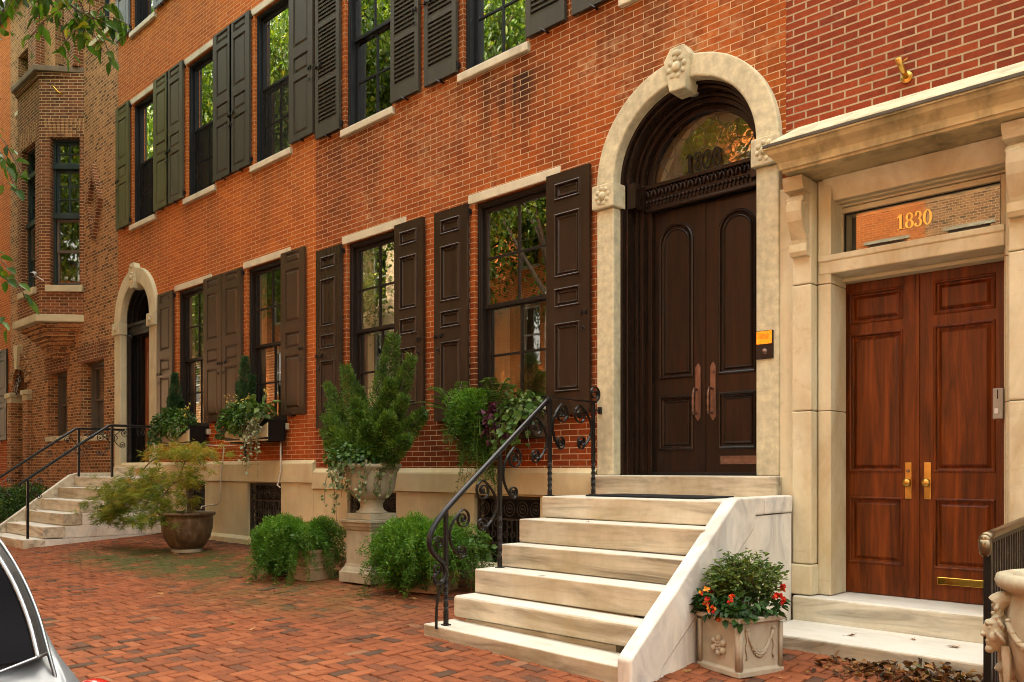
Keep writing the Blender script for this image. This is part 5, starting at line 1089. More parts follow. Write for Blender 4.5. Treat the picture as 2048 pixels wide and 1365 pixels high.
# ---------------------------------------------------------------- plants
def plant(name, label, cat, loc, group=None): return thing(name, label, cat, loc, group)
def conifer(t, base, tops, nn, L, W, mat, spread=.10, up=1.2, tone=.5, taper=1.0, name='foliage', wood=True):
    # plumes: each top is the tip of a leader rising from base; sprays of narrow scales point up and out
    P, D, TN = [], [], []; mb = MB(); b = np.array(base); tot = sum(w for *_, w in tops)
    for tx, ty, tz, w in tops:
        e = np.array((tx, ty, tz)); n = int(nn*w/tot); u = RNG.uniform(.10, 1, n)**.85; bow = np.array([0, 0, -.06])
        c = b+(e-b)*u[:, None]; ax = (e-b)/np.linalg.norm(e-b)
        r = spread*w*(1.15-u)**.7*taper; k = max(8, n//130)
        off = RNG.normal(size=(n, 3)); off -= (off@ax)[:, None]*ax; off = norm(off)
        az = RNG.integers(0, k, n); br = norm(RNG.normal(size=(k, 3)))[az]; bu = RNG.uniform(.1, 1, k)[az]
        q = RNG.random(n); rad = r*np.sqrt(q)
        c = c+off*rad[:, None]+ax*(rad*.55)[:, None]
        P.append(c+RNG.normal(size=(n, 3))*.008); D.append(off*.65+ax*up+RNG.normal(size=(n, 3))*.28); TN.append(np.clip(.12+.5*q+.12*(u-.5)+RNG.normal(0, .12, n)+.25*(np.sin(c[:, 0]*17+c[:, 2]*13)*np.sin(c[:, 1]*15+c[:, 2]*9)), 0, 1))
        mb.tube([tuple(b), tuple(b+(e-b)*.5+np.array([.01, .01, 0])), tuple(b+(e-b)*.92)], [.022*w, .014*w, .003], 6)
    if wood: mb.build('trunk', TWIG, t, smooth=True)
    P = np.concatenate(P); n = len(P); return needles(name, P, np.concatenate(D), RNG.uniform(.6, 1.3, n)*L, W, np.concatenate(TN), mat, t)
t = plant('juniper', 'tall green juniper with feathery plumes growing in the urn', 'shrub', (UC[0], UC[1], UC[2]+1.33))
bz = UC[2]+1.30
JT = [(-8.62, 6.0, 2.64, 1.0), (-8.98, 5.98, 2.45, .8), (-8.80, 5.9, 2.20, .9), (-9.0, 5.95, 1.86, .9), (-8.42, 6.05, 2.36, .9), (-7.70, 6.02, 2.92, 1.2), (-7.46, 6.08, 2.66, 1.0), (-7.60, 5.9, 2.40, 1.0), (-7.18, 6.02, 2.02, 1.0), (-7.24, 5.85, 1.74, .9), (-8.10, 5.8, 2.05, 1.0), (-7.80, 5.72, 1.92, 1.0), (-8.45, 5.7, 1.85, 1.0), (-7.95, 6.1, 2.3, .8), (-7.5, 5.8, 2.0, 1.0), (-8.7, 5.8, 1.7, .8), (-8.9, 5.9, 2.05, .9), (-7.42, 5.95, 2.2, .9), (-8.2, 5.85, 2.2, .9), (-8.6, 5.75, 2.0, .9)]
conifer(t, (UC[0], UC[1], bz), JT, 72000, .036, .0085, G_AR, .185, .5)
def mound_leaves(t, name, c, rx, ry, rz, n, L, mat, tone=.5, tvar=.2, droop=.2, dn=-.2, wr=.75, hemi=False, fold=.2, pw=.45):
    o = norm(RNG.normal(size=(n, 3))); 
    if hemi: o[:, 2] = np.abs(o[:, 2])
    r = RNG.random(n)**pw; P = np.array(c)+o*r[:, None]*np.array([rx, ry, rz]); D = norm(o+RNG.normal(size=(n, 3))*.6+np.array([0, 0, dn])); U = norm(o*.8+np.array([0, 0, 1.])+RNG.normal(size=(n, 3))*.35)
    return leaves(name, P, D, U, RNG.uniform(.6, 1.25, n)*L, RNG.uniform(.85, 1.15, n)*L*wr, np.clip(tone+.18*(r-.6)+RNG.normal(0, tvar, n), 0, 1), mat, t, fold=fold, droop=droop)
def trails(t, name, starts, n, L, mat, leaf=.035, tone=.7, out=(0, -1, 0), stem=TWIG, wr=.95, dens=26):
    P, D, U, TN = [], [], [], []; mb = MB()
    for s in starts:
        p = np.array(s[:3]); ln = s[3]; h = norm(np.array([random.uniform(-.6, .6), -1+random.uniform(-.2, .6), 0])[None])[0]; pts = []; m = 12
        for k in range(m+1):
            u = k/m; q = p+h*(.05+.10*min(1, u*2.2))*min(1, ln*3)+np.array([.03*math.sin(5*u+s[0]*9), 0, .03-ln*u**1.3 if u > .1 else .03*u/.1]); pts.append(tuple(q))
        mb.tube(pts, .003, 4); pts = np.array(pts); nl = int(ln*dens)+3; u = RNG.uniform(.05, 1, nl)*m; i = np.clip(u.astype(int), 0, m-1); c = pts[i]+(pts[i+1]-pts[i])*(u-i)[:, None]
        P.append(c+RNG.normal(size=(nl, 3))*.014); D.append(RNG.normal(size=(nl, 3))*.7+np.array([0, -.4, -.5])); U.append(RNG.normal(size=(nl, 3))*.5+np.array([0, -1, .5])); TN.append(np.clip(RNG.normal(tone, .17, nl), 0, 1))
    if mb.v: mb.build('stem', stem, t)
    P = np.concatenate(P); n = len(P); return leaves(name, P, np.concatenate(D), np.concatenate(U), RNG.uniform(.7, 1.3, n)*leaf, RNG.uniform(.8, 1.1, n)*leaf*wr, np.concatenate(TN), mat, t, fold=.1)
t = plant('ivy', 'variegated ivy spilling over the rim of the urn below the juniper', 'ivy', (UC[0], UC[1], UC[2]+1.34))
st = [(UC[0]+.31*math.cos(a), UC[1]+.31*math.sin(a), UC[2]+1.36, random.uniform(.1, .45) if math.sin(a-.3) < .6 else .1) for a in np.linspace(0, 2*math.pi, 40)]
st += [(UC[0]-.32, UC[1]-.15, UC[2]+1.36, .62), (UC[0]-.34, UC[1]-.05, UC[2]+1.36, .75), (UC[0]+.32, UC[1]+.05, UC[2]+1.36, .4), (UC[0]-.36, UC[1]-.2, UC[2]+1.36, .5)]
trails(t, 'leaves', st, 0, 0, G_IVY, .040, .72, dens=38)
t = plant('coral_bells', 'rounded green leaves around the foot of the juniper', 'plant', (UC[0], UC[1], UC[2]+1.36)); mound_leaves(t, 'leaves', (UC[0]-.12, UC[1]-.10, UC[2]+1.43), .45, .38, .16, 750, .055, G_LEAF, .55, .22, wr=.95)
def foxtail(label, c, R_, H, nf, nn, mat=G_FERN, hang=.28, name='asparagus_fern', sd=0, wild=0, yr=None, fill=0, fo=(0, 0, 0), fr_=(.4, .4, .3)):
    t = plant(name, label, 'fern', c); P, D, TN = [], [], []; mb = MB(); rd = random.Random(sd)
    for f in range(nf):
        a = rd.uniform(0, 2*math.pi); L = R_*rd.uniform(.55, 1.12); up = H*rd.uniform(.15, 1.1); hg = hang*rd.uniform(.3, 1.3)*(L/R_)
        u = np.linspace(0, 1, 10); x = np.cos(a)*L*u; y = np.sin(a)*L*u*(yr or 1); z = up*np.sin(u*math.pi*.62)*1.0-hg*u**2.5
        pts = np.stack([x, y, z], 1)+np.array(c); mb.tube([tuple(p) for p in pts], .0028, 3, cap=False)
        n = nn//nf; q = RNG.random(n)*9; i = np.clip(q.astype(int), 0, 8); cc = pts[i]+(pts[i+1]-pts[i])*(q-i)[:, None]; tg = norm(pts[i+1]-pts[i])
        o = RNG.normal(size=(n, 3)); o = norm(o-(np.sum(o*tg, 1))[:, None]*tg); rr = RNG.random(n)**.6*.042*(1.25-q/9*.7)
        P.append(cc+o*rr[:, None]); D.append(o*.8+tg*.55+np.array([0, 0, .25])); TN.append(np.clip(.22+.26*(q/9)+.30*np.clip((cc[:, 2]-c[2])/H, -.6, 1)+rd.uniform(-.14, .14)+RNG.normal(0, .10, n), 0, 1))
    if fill:
        n = fill; o = norm(RNG.normal(size=(n, 3))); rr = RNG.uniform(.55, 1, n)**.6; lum = 1+.10*np.sin(o[:, 0]*7+sd)*np.sin(o[:, 1]*6+o[:, 2]*5)+.06*np.sin(o[:, 0]*15+o[:, 2]*13)
        cc = np.array(c)+np.array(fo)+o*(rr*lum)[:, None]*np.array(fr_); keep = cc[:, 2] > gz(c[0], c[1])+.03; cc, o, rr = cc[keep], o[keep], rr[keep]; n = len(cc)
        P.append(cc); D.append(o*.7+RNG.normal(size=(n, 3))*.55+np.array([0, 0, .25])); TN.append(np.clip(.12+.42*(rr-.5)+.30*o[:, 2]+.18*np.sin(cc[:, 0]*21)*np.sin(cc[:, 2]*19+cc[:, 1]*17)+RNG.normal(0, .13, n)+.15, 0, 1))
    mb.build('stem', plain('green_stem', (.06, .12, .02), .7, .2, 9, 0) if 'green_stem' not in bpy.data.materials else bpy.data.materials['green_stem'], t)
    P = np.concatenate(P); n = len(P); needles('fronds', P, np.concatenate(D), RNG.uniform(.6, 1.3, n)*.036, .0085, np.concatenate(TN), mat, t); return t
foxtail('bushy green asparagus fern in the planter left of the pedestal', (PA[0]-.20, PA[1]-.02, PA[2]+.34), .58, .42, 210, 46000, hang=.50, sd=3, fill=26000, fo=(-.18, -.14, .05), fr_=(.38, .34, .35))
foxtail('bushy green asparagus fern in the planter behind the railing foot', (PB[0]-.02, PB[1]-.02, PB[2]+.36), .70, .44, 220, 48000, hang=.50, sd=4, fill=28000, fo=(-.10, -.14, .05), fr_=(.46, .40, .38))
for k, (c, lb) in enumerate(((PA, 'geranium leaves at the right side of the fern left of the pedestal'), (PB, 'geranium leaves at the right side of the fern by the railing'))):
    t = plant('geranium', lb, 'plant', (c[0]+.1, c[1]-.1, c[2]+.36)); mound_leaves(t, 'leaves', (c[0]+(.10, .20)[k], c[1]-.16, c[2]+.46), .20, .18, .10, 80, .065, G_LEAF, .75, .15, wr=1.0); 
    if k: mound_leaves(t, 'upper_leaves', (c[0]+.52, c[1]+.2, c[2]+.50), .16, .16, .14, 60, .07, G_LEAF, .75, .15, wr=.95)
# window box at the near window
t = foxtail('bright green asparagus fern cascading from the hayrack beside the steps', (-7.02, 6.66, 2.05), .42, .30, 150, 24000, hang=.42, sd=6, yr=.7, fill=11000, fo=(.02, -.06, -.02), fr_=(.25, .2, .27))
t = foxtail('long fern tail hanging below the hayrack in front of the bricks', (-6.98, 6.62, 1.80), .30, .08, 70, 9000, hang=.62, sd=16, yr=.5)
def fern(label, c, dirs, L, mat=G_SHRUB):
    t = plant('sword_fern', label, 'fern', c); P, D, U, TN, LL = [], [], [], [], []; mb = MB()
    for a, up, ln in dirs:
        d = np.array([math.cos(a), math.sin(a), 0]); u = np.linspace(0, 1, 12); pts = np.array(c)+d*(ln*u)[:, None]*.85+np.array([0, 0, 1.])*(up*np.sin(u*1.9))[:, None]
        mb.tube([tuple(p) for p in pts], .003, 4); n = 22
        for s in (-1, 1):
            q = np.linspace(1.2, 10.8, n); i = q.astype(int); cc = pts[i]+(pts[i+1]-pts[i])*(q-i)[:, None]; tg = norm(pts[i+1]-pts[i]); sd_ = norm(np.cross(tg, np.array([0, 0, 1.])))*s
            P.append(cc); D.append(sd_+tg*.35); U.append(np.tile([0, 0, 1.], (n, 1))); TN.append(np.clip(RNG.normal(.45, .15, n), 0, 1)); LL.append(.105*np.sin(np.clip(q/11*3.0, .3, 3.0)))
    mb.build('stem', TWIG, t); P = np.concatenate(P); LL = np.concatenate(LL); leaves('fronds', P, np.concatenate(D), np.concatenate(U), LL, LL*.24, np.concatenate(TN), mat, t)
fern('feathery sword fern at the left end of the hayrack beside the steps', (-7.30, 6.64, 2.04), [(R(190), .34, .52), (R(205), .16, .66), (R(225), .10, .5), (R(176), .24, .60), (R(120), .40, .25), (R(215), .30, .45)], 0)
fern('upright sword fern in the middle of the hayrack by the window', (-6.72, 6.68, 2.06), [(R(300), .34, .36), (R(330), .28, .40), (R(345), .26, .5), (R(60), .36, .2), (R(270), .32, .26)], 0)
t = plant('coral_bells', 'dark purple ruffled leaves in the hayrack beside the steps', 'plant', (-6.72, 6.62, 2.0)); mound_leaves(t, 'leaves', (-6.66, 6.60, 1.93), .19, .12, .22, 170, .075, G_PURP, .5, .2, wr=1.0, fold=.35)
t = plant('trailing_vine', 'green leafy vine spilling over the right end of the hayrack', 'vine', (-6.35, 6.7, 2.04)); mound_leaves(t, 'leaves', (-6.36, 6.68, 2.08), .30, .20, .17, 330, .07, G_SHRUB, .42, .2, wr=.8)
trails(t, 'trailing_leaves', [(-6.50+.07*k, 6.62, 2.02, random.uniform(.25, .50)) for k in range(7)], 0, 0, G_LEAF, .075, .8, dens=30)
t = plant('hellebore', 'grey green broad leaves beside the juniper on the hidden hayrack', 'plant', (-9.7, 6.7, 2.0)); mound_leaves(t, 'leaves', (-9.55, 6.66, 1.98), .42, .2, .22, 180, .12, G_IVY, .5, .12, wr=.55); mound_leaves(t, 'right_leaves', (-8.9, 6.66, 2.0), .25, .2, .2, 110, .11, G_BLUE, .6, .15, wr=.55)
# distant window boxes
for k, (x0, x1, zt) in enumerate(((-15.38, -14.12, 2.16), (-12.86, -11.52, 2.16))):
    side = ('first', 'second')[k]; xm = (x0+x1)/2; cx_ = (-15.02, -12.50)[k]
    t = plant('dwarf_conifer', ('dark green pointed conifer in the window box next to the distant door', 'taller dark green conifer in the window box with pale ivy')[k], 'shrub', (cx_, 6.78, zt))
    tp = [(cx_, 6.78, zt+(.95, 1.02)[k], 1.0), (cx_-.2, 6.78, zt+(.52, .62)[k], .7), (cx_+.22, 6.8, zt+(.45, .70)[k], .7), (cx_+.05, 6.72, zt+.55, .8)]
    conifer(t, (cx_, 6.78, zt-.05), tp, 9000, .045, .010, G_BLUE, .15, 1.3)
    t = plant('mixed_foliage', ('leafy green bedding plants overflowing the window box next to the distant door', 'leafy green bedding plants overflowing the window box with pale ivy')[k], 'plant', (xm, 6.7, zt))
    mound_leaves(t, 'leaves', (xm-.05, 6.66, zt+.08), .72, .26, .24, 1300, .075, G_LEAF, .55, .24, wr=.6, pw=.6); mound_leaves(t, 'bright_leaves', (xm+(.2, -.1)[k], 6.56, zt+.02), .42, .16, .22, 500, .05, G_FERN, .62, .2, wr=.5)
    mound_leaves(t, 'broad_leaves', (xm+(.1, .5)[k], 6.6, zt+.18), .25, .15, .14, 45, .17, G_SHRUB, .45, .15, wr=.6)
    trails(t, 'trailing_leaves', [(x0+random.uniform(-.05, .55 if k == 0 else .9), 6.6, zt+.02, random.uniform(.2, .7 if k == 0 else .35)) for _ in range(16)], 0, 0, G_LEAF, .05, .5, dens=46)
    t = plant('ivy', ('few pale ivy strands at the right end of the box next to the distant door', 'pale variegated ivy hanging from the right end of the second distant box')[k], 'ivy', (x1-.2, 6.6, zt))
    trails(t, 'leaves', [(x1-.42+random.uniform(0, .45), 6.60, zt+.03, random.uniform(.2, (.4, .95)[k])) for _ in range((7, 16)[k])], 0, 0, G_IVY, .045, .95, dens=36)
    t = plant('yellow_flower', ('small pale yellow flower spikes right of the box next to the distant door', 'pale yellow flower spikes standing above the second distant box')[k], 'flower', (xm, 6.7, zt)); mb = MB(); P = []
    for q in range((3, 8)[k]):
        x = (x1-.1+random.uniform(-.1, .15)) if k == 0 else x0+.0+(x1-x0-.1)*q/7; h = zt+random.uniform(.2, .5); mb.tube([(x, 6.68, zt), (x+.02, 6.64, h)], .004, 4)
        for r_ in range(14): P.append((x+.02+random.gauss(0, .022), 6.64+random.gauss(0, .02), h-random.random()*.14))
    mb.build('stem', TWIG, t); P = np.array(P); n = len(P); leaves('petals', P, rdir(n, -.5), rdir(n), .036, .022, RNG.random(n), G_YEL, t)
# weeping maple
t = plant('japanese_maple', 'weeping lace-leaf maple with orange green foliage in the brown bowl', 'tree', (PC[0], PC[1], PC[2]+.55))
mb = MB(); bx_, by_, bz_ = PC[0]+.05, PC[1], PC[2]+.5
MP = smooth_path([(bx_, by_, bz_), (bx_+.02, by_, bz_+.25), (bx_-.01, by_-.02, bz_+.52), (bx_-.10, by_-.06, bz_+.62), (bx_-.32, by_-.12, bz_+.55), (bx_-.50, by_-.15, bz_+.62), (bx_-.75, by_-.15, bz_+.66), (bx_-1.1, by_-.25, bz_+.55), (bx_-1.5, by_-.35, bz_+.25)], 2)
mb.tube(MP, [.032-.022*i/(len(MP)-1) for i in range(len(MP))], 8)
BR = [[(bx_-.2, by_-.09, bz_+.6), (bx_-.15, by_, bz_+.85), (bx_-.02, by_, bz_+1.02)], [(bx_-.15, by_, bz_+.85), (bx_-.5, by_-.1, bz_+1.05), (bx_-.95, by_-.2, bz_+.9), (bx_-1.3, by_-.2, bz_+.7)], [(bx_-.02, by_, bz_+1.02), (bx_+.3, by_-.05, bz_+1.05), (bx_+.6, by_-.1, bz_+.85)], [(bx_-.1, by_-.1, bz_+.6), (bx_-.3, by_-.35, bz_+.5), (bx_-.45, by_-.5, bz_+.2)], [(bx_, by_, bz_+.5), (bx_+.25, by_-.1, bz_+.75), (bx_+.45, by_-.15, bz_+.5)], [(bx_-.75, by_-.15, bz_+.66), (bx_-1.0, by_-.4, bz_+.6), (bx_-1.35, by_-.55, bz_+.35)], [(bx_-.3, by_-.12, bz_+.55), (bx_-.2, by_-.4, bz_+.25), (bx_-.25, by_-.5, bz_-.05)]]
for b in BR: mb.tube(smooth_path(b, 2), .010, 6)
mb.build('trunk', TWIG, t, smooth=True)
CL_ = [(-1.95, -.45, .08, .24, .2, 1.0), (-1.65, -.4, .38, .28, .2, 1.0), (-1.55, -.40, .22, .25, .24, 1.0), (-1.75, -.45, .0, .20, .18, .9), (-1.25, -.30, .45, .34, .18, 1.2), (-.85, -.2, .62, .34, .17, 1.2), (-1.1, -.45, .35, .3, .2, .9), (-.3, -.40, .28, .26, .22, 1.0), (-.38, -.5, .02, .22, .16, .8), (.02, -.05, 1.08, .34, .09, 1.1), (.38, -.08, 1.02, .34, .10, 1.1), (-.38, -.08, 1.02, .3, .08, .8), (.5, -.12, .72, .22, .16, .6), (.15, -.2, .60, .26, .14, .6), (-.05, -.3, .05, .2, .14, .5), (.25, -.2, .32, .2, .12, .45), (-.55, -.3, .42, .25, .15, .7)]
P, D, TN = [], [], []
for dx, dy, dz, r, rz, w in CL_:
    k = int(46*w); cs = RNG.normal(size=(k, 3))*np.array([r*.72, r*.6, rz*.55])+np.array([bx_+dx, by_+dy, bz_+dz])
    hgt = np.clip((dz+.1)/1.2, 0, 1)
    for c in cs:
        n = 26; a = RNG.uniform(0, 2*math.pi, n); outw = np.array([dx+.1, dy, 0]); outw = outw/(np.linalg.norm(outw)+.2)
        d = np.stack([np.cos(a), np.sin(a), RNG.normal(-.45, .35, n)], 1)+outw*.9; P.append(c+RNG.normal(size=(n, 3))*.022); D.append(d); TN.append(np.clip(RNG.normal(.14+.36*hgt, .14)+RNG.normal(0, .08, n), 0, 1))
P = np.concatenate(P); n = len(P); needles('foliage', P, np.concatenate(D), RNG.uniform(.5, 1.2, n)*.105, .0085, np.concatenate(TN), G_MAPLE, t)
# shrub and begonias in the flower box
t = plant('boxleaf_shrub', 'small twiggy green shrub rising from the flower planter by the cheek slab', 'shrub', (FC[0], FC[1], FC[2]+.38)); mb = MB(); P, D = [], []
zf = FC[2]+.37
for k in range(46):
    a = random.uniform(0, 2*math.pi); r = .24*math.sqrt(random.random()); h = random.uniform(.32, .47)*(1-.25*(r/.24)**2); b = (FC[0]+.25*r*math.cos(a), FC[1]+.08+.25*r*math.sin(a), zf); e = (FC[0]-.01+r*math.cos(a), FC[1]+.08+r*math.sin(a), zf+h)
    m_ = tuple(.5*u+.5*v for u, v in zip(b, e)); mb.tube([b, (m_[0], m_[1], m_[2]+.03), e], .003, 4)
    for q in range(60): u = .38+.62*random.random()**.8; P.append([b[i]+(e[i]-b[i])*u+random.gauss(0, .026) for i in range(3)]); D.append([math.cos(a)+random.gauss(0, .8), math.sin(a)+random.gauss(0, .8), .35+random.gauss(0, .4)])
mb.build('stem', TWIG, t); P = np.array(P); n = len(P); leaves('leaves', P, np.array(D), rdir(n, 1.5), RNG.uniform(.6, 1.2, n)*.046, .020, np.clip(RNG.normal(.55, .25, n), 0, 1), G_SHRUB, t)
t = plant('begonia', 'red and orange begonias with dark leaves around the rim of the flower planter', 'flower', (FC[0], FC[1], FC[2]+.38)); Mf = Matrix.Translation(FC) @ Matrix.Rotation(FR, 4, 'Z')
def ringpts(n, a, b): return np.array([tuple(Mf @ Vector(((random.uniform(a, b))*s if ax else random.uniform(-b, b), random.uniform(-b, b) if ax else (random.uniform(a, b))*s, .40+random.gauss(.055, .035)))) for n_ in range(n) for ax, s in [random.choice([(0, -1), (1, -1), (1, 1), (0, -1), (1, -1)])]])
P = ringpts(340, .10, .235); n = len(P); C0 = np.array([FC[0], FC[1], FC[2]+.42]); leaves('leaves', P, norm(P-C0)+RNG.normal(size=(n, 3))*.5+np.array([0, 0, -.2]), norm(P-C0)*.6+np.array([0, 0, 1.])+RNG.normal(size=(n, 3))*.3, RNG.uniform(.7, 1.3, n)*.062, RNG.uniform(.7, 1.1, n)*.05, np.clip(RNG.normal(.22, .18, n), 0, 1), G_LEAF, t)
FL = [(-.22, -.16, .43), (-.24, -.05, .50), (-.22, .06, .53), (-.05, -.24, .46), (.0, -.25, .42), (.03, -.23, .37), (.13, -.2, .50), (.23, .10, .52), (.25, .16, .48), (.22, .2, .57), (-.10, -.22, .53), (-.24, -.2, .40)]
P, D, TN = [], [], []
for a, b, c in FL:
    o = np.array(tuple(Mf @ Vector((a, b, c+.03)))); dr = norm((o-C0)[None])[0]
    for q in range(3):
        oc_ = o+RNG.normal(size=3)*.016; tn = random.random()
        for r_ in range(7): P.append(oc_); D.append(dr*.5+RNG.normal(size=3)); TN.append(np.clip(tn+random.gauss(0, .12), 0, 1))
    n = len(P); leaves('flower', np.array(P), np.array(D), rdir(n), .027, .023, np.array(TN), G_RED, t); P, D, TN = [], [], []
# boxwood behind the distant railings
for k, (x, y, r, h, lb) in enumerate(((-20.2, 5.9, .8, .75, 'dark green clipped bush behind the distant railing'), (-21.6, 5.6, .9, .68, 'green bush at the left edge behind the distant railing'))):
    t = plant('boxwood_bush', lb, 'shrub', (x, y, gz(x, y))); mound_leaves(t, 'foliage', (x, y, gz(x, y)+.15), r, r*.8, h*1.1, 3800, .075, G_LEAF, .55, .25, hemi=True, wr=.5, pw=.3)
    MB().tube([(x, y, gz(x, y)-.05), (x, y, gz(x, y)+.4)], .04, 6).build('trunk', TWIG, t)
# kerb tree whose branch hangs into the picture
t = thing('street_tree', 'kerbside tree whose leafy branch hangs into the top left corner', 'tree', (-8.3, 1.75, gz(-8.3, 1.75)))
mb = MB(); mb.tube([(-8.6, 1.55, -.2), (-8.55, 1.55, 2), (-8.7, 1.6, 5), (-8.6, 1.6, 8), (-8.7, 1.5, 11)], [.19, .16, .14, .11, .05], 12)
mainbr = smooth_path([(-8.65, 1.6, 6.6), (-9.0, 2.05, 6.25), (-8.9, 2.45, 6.02), (-8.66, 2.75, 5.86), (-8.42, 3.0, 5.66)], 2)
mb.tube(mainbr, [.035-.03*i/(len(mainbr)-1) for i in range(len(mainbr))], 7)
P, D, U = [], [], []
def twig(b, e, nl, sag=.05):
    m_ = [(b[i]+e[i])/2 for i in range(3)]; m_[2] += sag; pts = smooth_path([tuple(b), tuple(m_), tuple(e)], 2); mb.tube(pts, .005, 5)
    for k in range(nl):
        p = pts[min(len(pts)-1, int(len(pts)*(.3+.7*k/max(1, nl-1))))]; P.append([p[0]+random.gauss(0, .02), p[1]+random.gauss(0, .02), p[2]+random.gauss(0, .015)])
        d = [e[0]-b[0]+random.gauss(0, .35), e[1]-b[1]+random.gauss(0, .35), -.55+random.gauss(0, .3)]; D.append(d); U.append([random.gauss(0, .6), -.5+random.gauss(0, .5), .8])
rd = random.Random(5)
for k in range(4, len(mainbr)):
    for q in range(2):
        b = mainbr[k]; e = (b[0]+rd.uniform(-.35, .3), b[1]+rd.uniform(-.25, .3), b[2]+rd.uniform(-.38, .22)); twig(b, e, 6)
for b, e in (((-8.42, 3.0, 5.66), (-8.10, 3.16, 5.42)), ((-8.42, 3.0, 5.66), (-8.18, 3.12, 5.75)), ((-8.42, 3.0, 5.66), (-8.20, 3.10, 5.22)), ((-8.5, 2.9, 5.7), (-8.26, 3.05, 5.30)), ((-8.42, 3.0, 5.66), (-8.08, 3.2, 5.55)), ((-8.62, 2.8, 5.82), (-8.3, 3.0, 5.95))): twig(b, e, 8)
# lower sprays at the left edge
for b, e in (((-9.4, 2.2, 4.6), (-8.95, 2.45, 4.28)), ((-9.2, 2.3, 4.5), (-8.82, 2.48, 4.0)), ((-9.3, 2.25, 3.6), (-8.85, 2.42, 3.15)), ((-9.2, 2.3, 3.5), (-8.78, 2.55, 3.0)), ((-9.4, 2.2, 3.3), (-8.98, 2.42, 2.75)), ((-9.2, 2.28, 4.7), (-8.80, 2.52, 4.15))): twig(b, e, 8, .12)
mb.tube(smooth_path([(-8.68, 1.6, 5.4), (-9.2, 1.9, 5.1), (-9.4, 2.2, 4.6), (-9.3, 2.25, 3.6), (-9.4, 2.2, 3.3)], 2), .012, 6)
mb.build('trunk', BARK, t, smooth=True)
P = np.array(P); n = len(P); leaves('branch_leaves', P, np.array(D), np.array(U), RNG.uniform(.7, 1.25, n)*.135, RNG.uniform(.9, 1.2, n)*.062, np.clip(RNG.normal(.42, .22, n), 0, 1), G_BRANCH, t)
n = 14000; o = norm(RNG.normal(size=(n, 3))); c = np.array([-9.2, .6, 10.0])+o*(RNG.random(n)**.4)[:, None]*np.array([3.0, 2.6, 3.0])
leaves('crown', c, rdir(n, -.4), rdir(n, 1.5), RNG.uniform(.7, 1.3, n)*.13, RNG.uniform(.4, .6, n)*.13, np.clip(RNG.normal(.5, .22, n), 0, 1), G_TREE, t)
# ---------------------------------------------------------------- stone urn with masks at the right edge
UR = (-.95, 4.93, gz(-1.5, 4.93))
t = thing('carved_urn', 'weathered stone urn with carved masks and scrolls at the lower right corner', 'urn', UR)
MB().lathe([(.24, .0), (.24, .07), (.20, .09), (.13, .15), (.11, .22), (.14, .25), (.12, .28), (.19, .36), (.25, .50), (.27, .64), (.265, .76), (.25, .84), (.245, .86), (.275, .875), (.305, .895), (.315, .925), (.305, .955), (.27, .965), (.235, .955), (.22, .92), (.21, .80)], UR, 48).build('bowl', URNST, t, smooth=True)
MB().lathe([(.215, .86), (0., .87)], UR, 20).build('soil', SOIL, t)
def mask(an):
    q = MB(); M = Matrix.Translation((UR[0], UR[1], UR[2])) @ Matrix.Rotation(an, 4, 'Z')
    def b(x, y, z, r, n=12, m=8): q.ball((0, 0, 0), r, n, m, None); _mv(q, n, m, M, (x, y, z))
    def _mv(q, n, m, M, p):
        k = 2+(m-1)*n
        for i in range(len(q.v)-k, len(q.v)): q.v[i] = tuple(M @ (Vector(q.v[i])+Vector(p)))
    # head in high relief: skull, brow, nose, lips, chin, cheeks, curled hair swept up and a scroll above and below
    b(.285, 0, .655, (.070, .064, .100), 20, 14); b(.335, 0, .705, (.026, .045, .018)); b(.355, 0, .668, (.014, .012, .036)); b(.366, 0, .645, (.014, .017, .014))
    b(.345, 0, .612, (.014, .026, .008)); b(.342, 0, .598, (.014, .022, .008)); b(.336, 0, .570, (.024, .026, .022))
    for s in (-1, 1):
        b(.338, s*.028, .682, (.012, .015, .008)); b(.318, s*.040, .640, (.026, .024, .030)); b(.29, s*.068, .650, (.018, .010, .026))
        for k in range(3):
            a = .5+k*.62; c_ = (.285, s*.085*math.sin(a), .665+.115*math.cos(a))
            q.tube([M @ Vector((c_[0]+.018*math.cos(u*.8)*(1-u/14)+.012, c_[1]+s*.030*math.cos(u*.8+a)*(1-u/14), c_[2]+.030*math.sin(u*.8+a)*(1-u/14))) for u in range(12)], .012, 6)
        q.tube([M @ Vector((.272, s*(.070+.040*math.sin(k*.33)), .60-.032*k)) for k in range(9)], [.022, .024, .023, .021, .018, .016, .014, .011, .008], 7)
    q.tube([M @ Vector((.262+.050*math.cos(.5+k*.33), .0, .775+.050*math.sin(.5+k*.33))) for k in range(14)], [.05, .05, .048, .046, .044, .04, .038, .034, .03, .026, .022, .02, .018, .016], 10)
    q.tube([M @ Vector((.255+.040*math.cos(k*.6)*(1-k/15), 0, .46+.040*math.sin(k*.6)*(1-k/15))) for k in range(12)], .028, 8)
    for k in range(4): b(.225-.022*k, .0, .395-.045*k, (.034-.004*k, .040-.006*k, .034))
    o = q.build('carved_mask', URNST, t, smooth=True)
    m = o.modifiers.new('fuse', 'REMESH'); m.mode = 'VOXEL'; m.voxel_size = .005; m.use_smooth_shade = True
for a in (200, 290, 20, 110): mask(R(a))
for a in (245, 335, 155, 65):
    q = MB(); M = Matrix.Translation(UR) @ Matrix.Rotation(R(a), 4, 'Z')
    arcp = lambda k: M @ Vector((.272*math.cos((k-6)*.085), .272*math.sin((k-6)*.085), .72-.10*math.sin(math.pi*k/12)))
    q.tube([arcp(k) for k in range(13)], .016, 8)
    for k in range(13): q.ball(arcp(k)+Vector((0, 0, .010*(-1)**k)), (.016, .016, .013), 8, 6)
    q.build('garland', URNST, t, smooth=True)
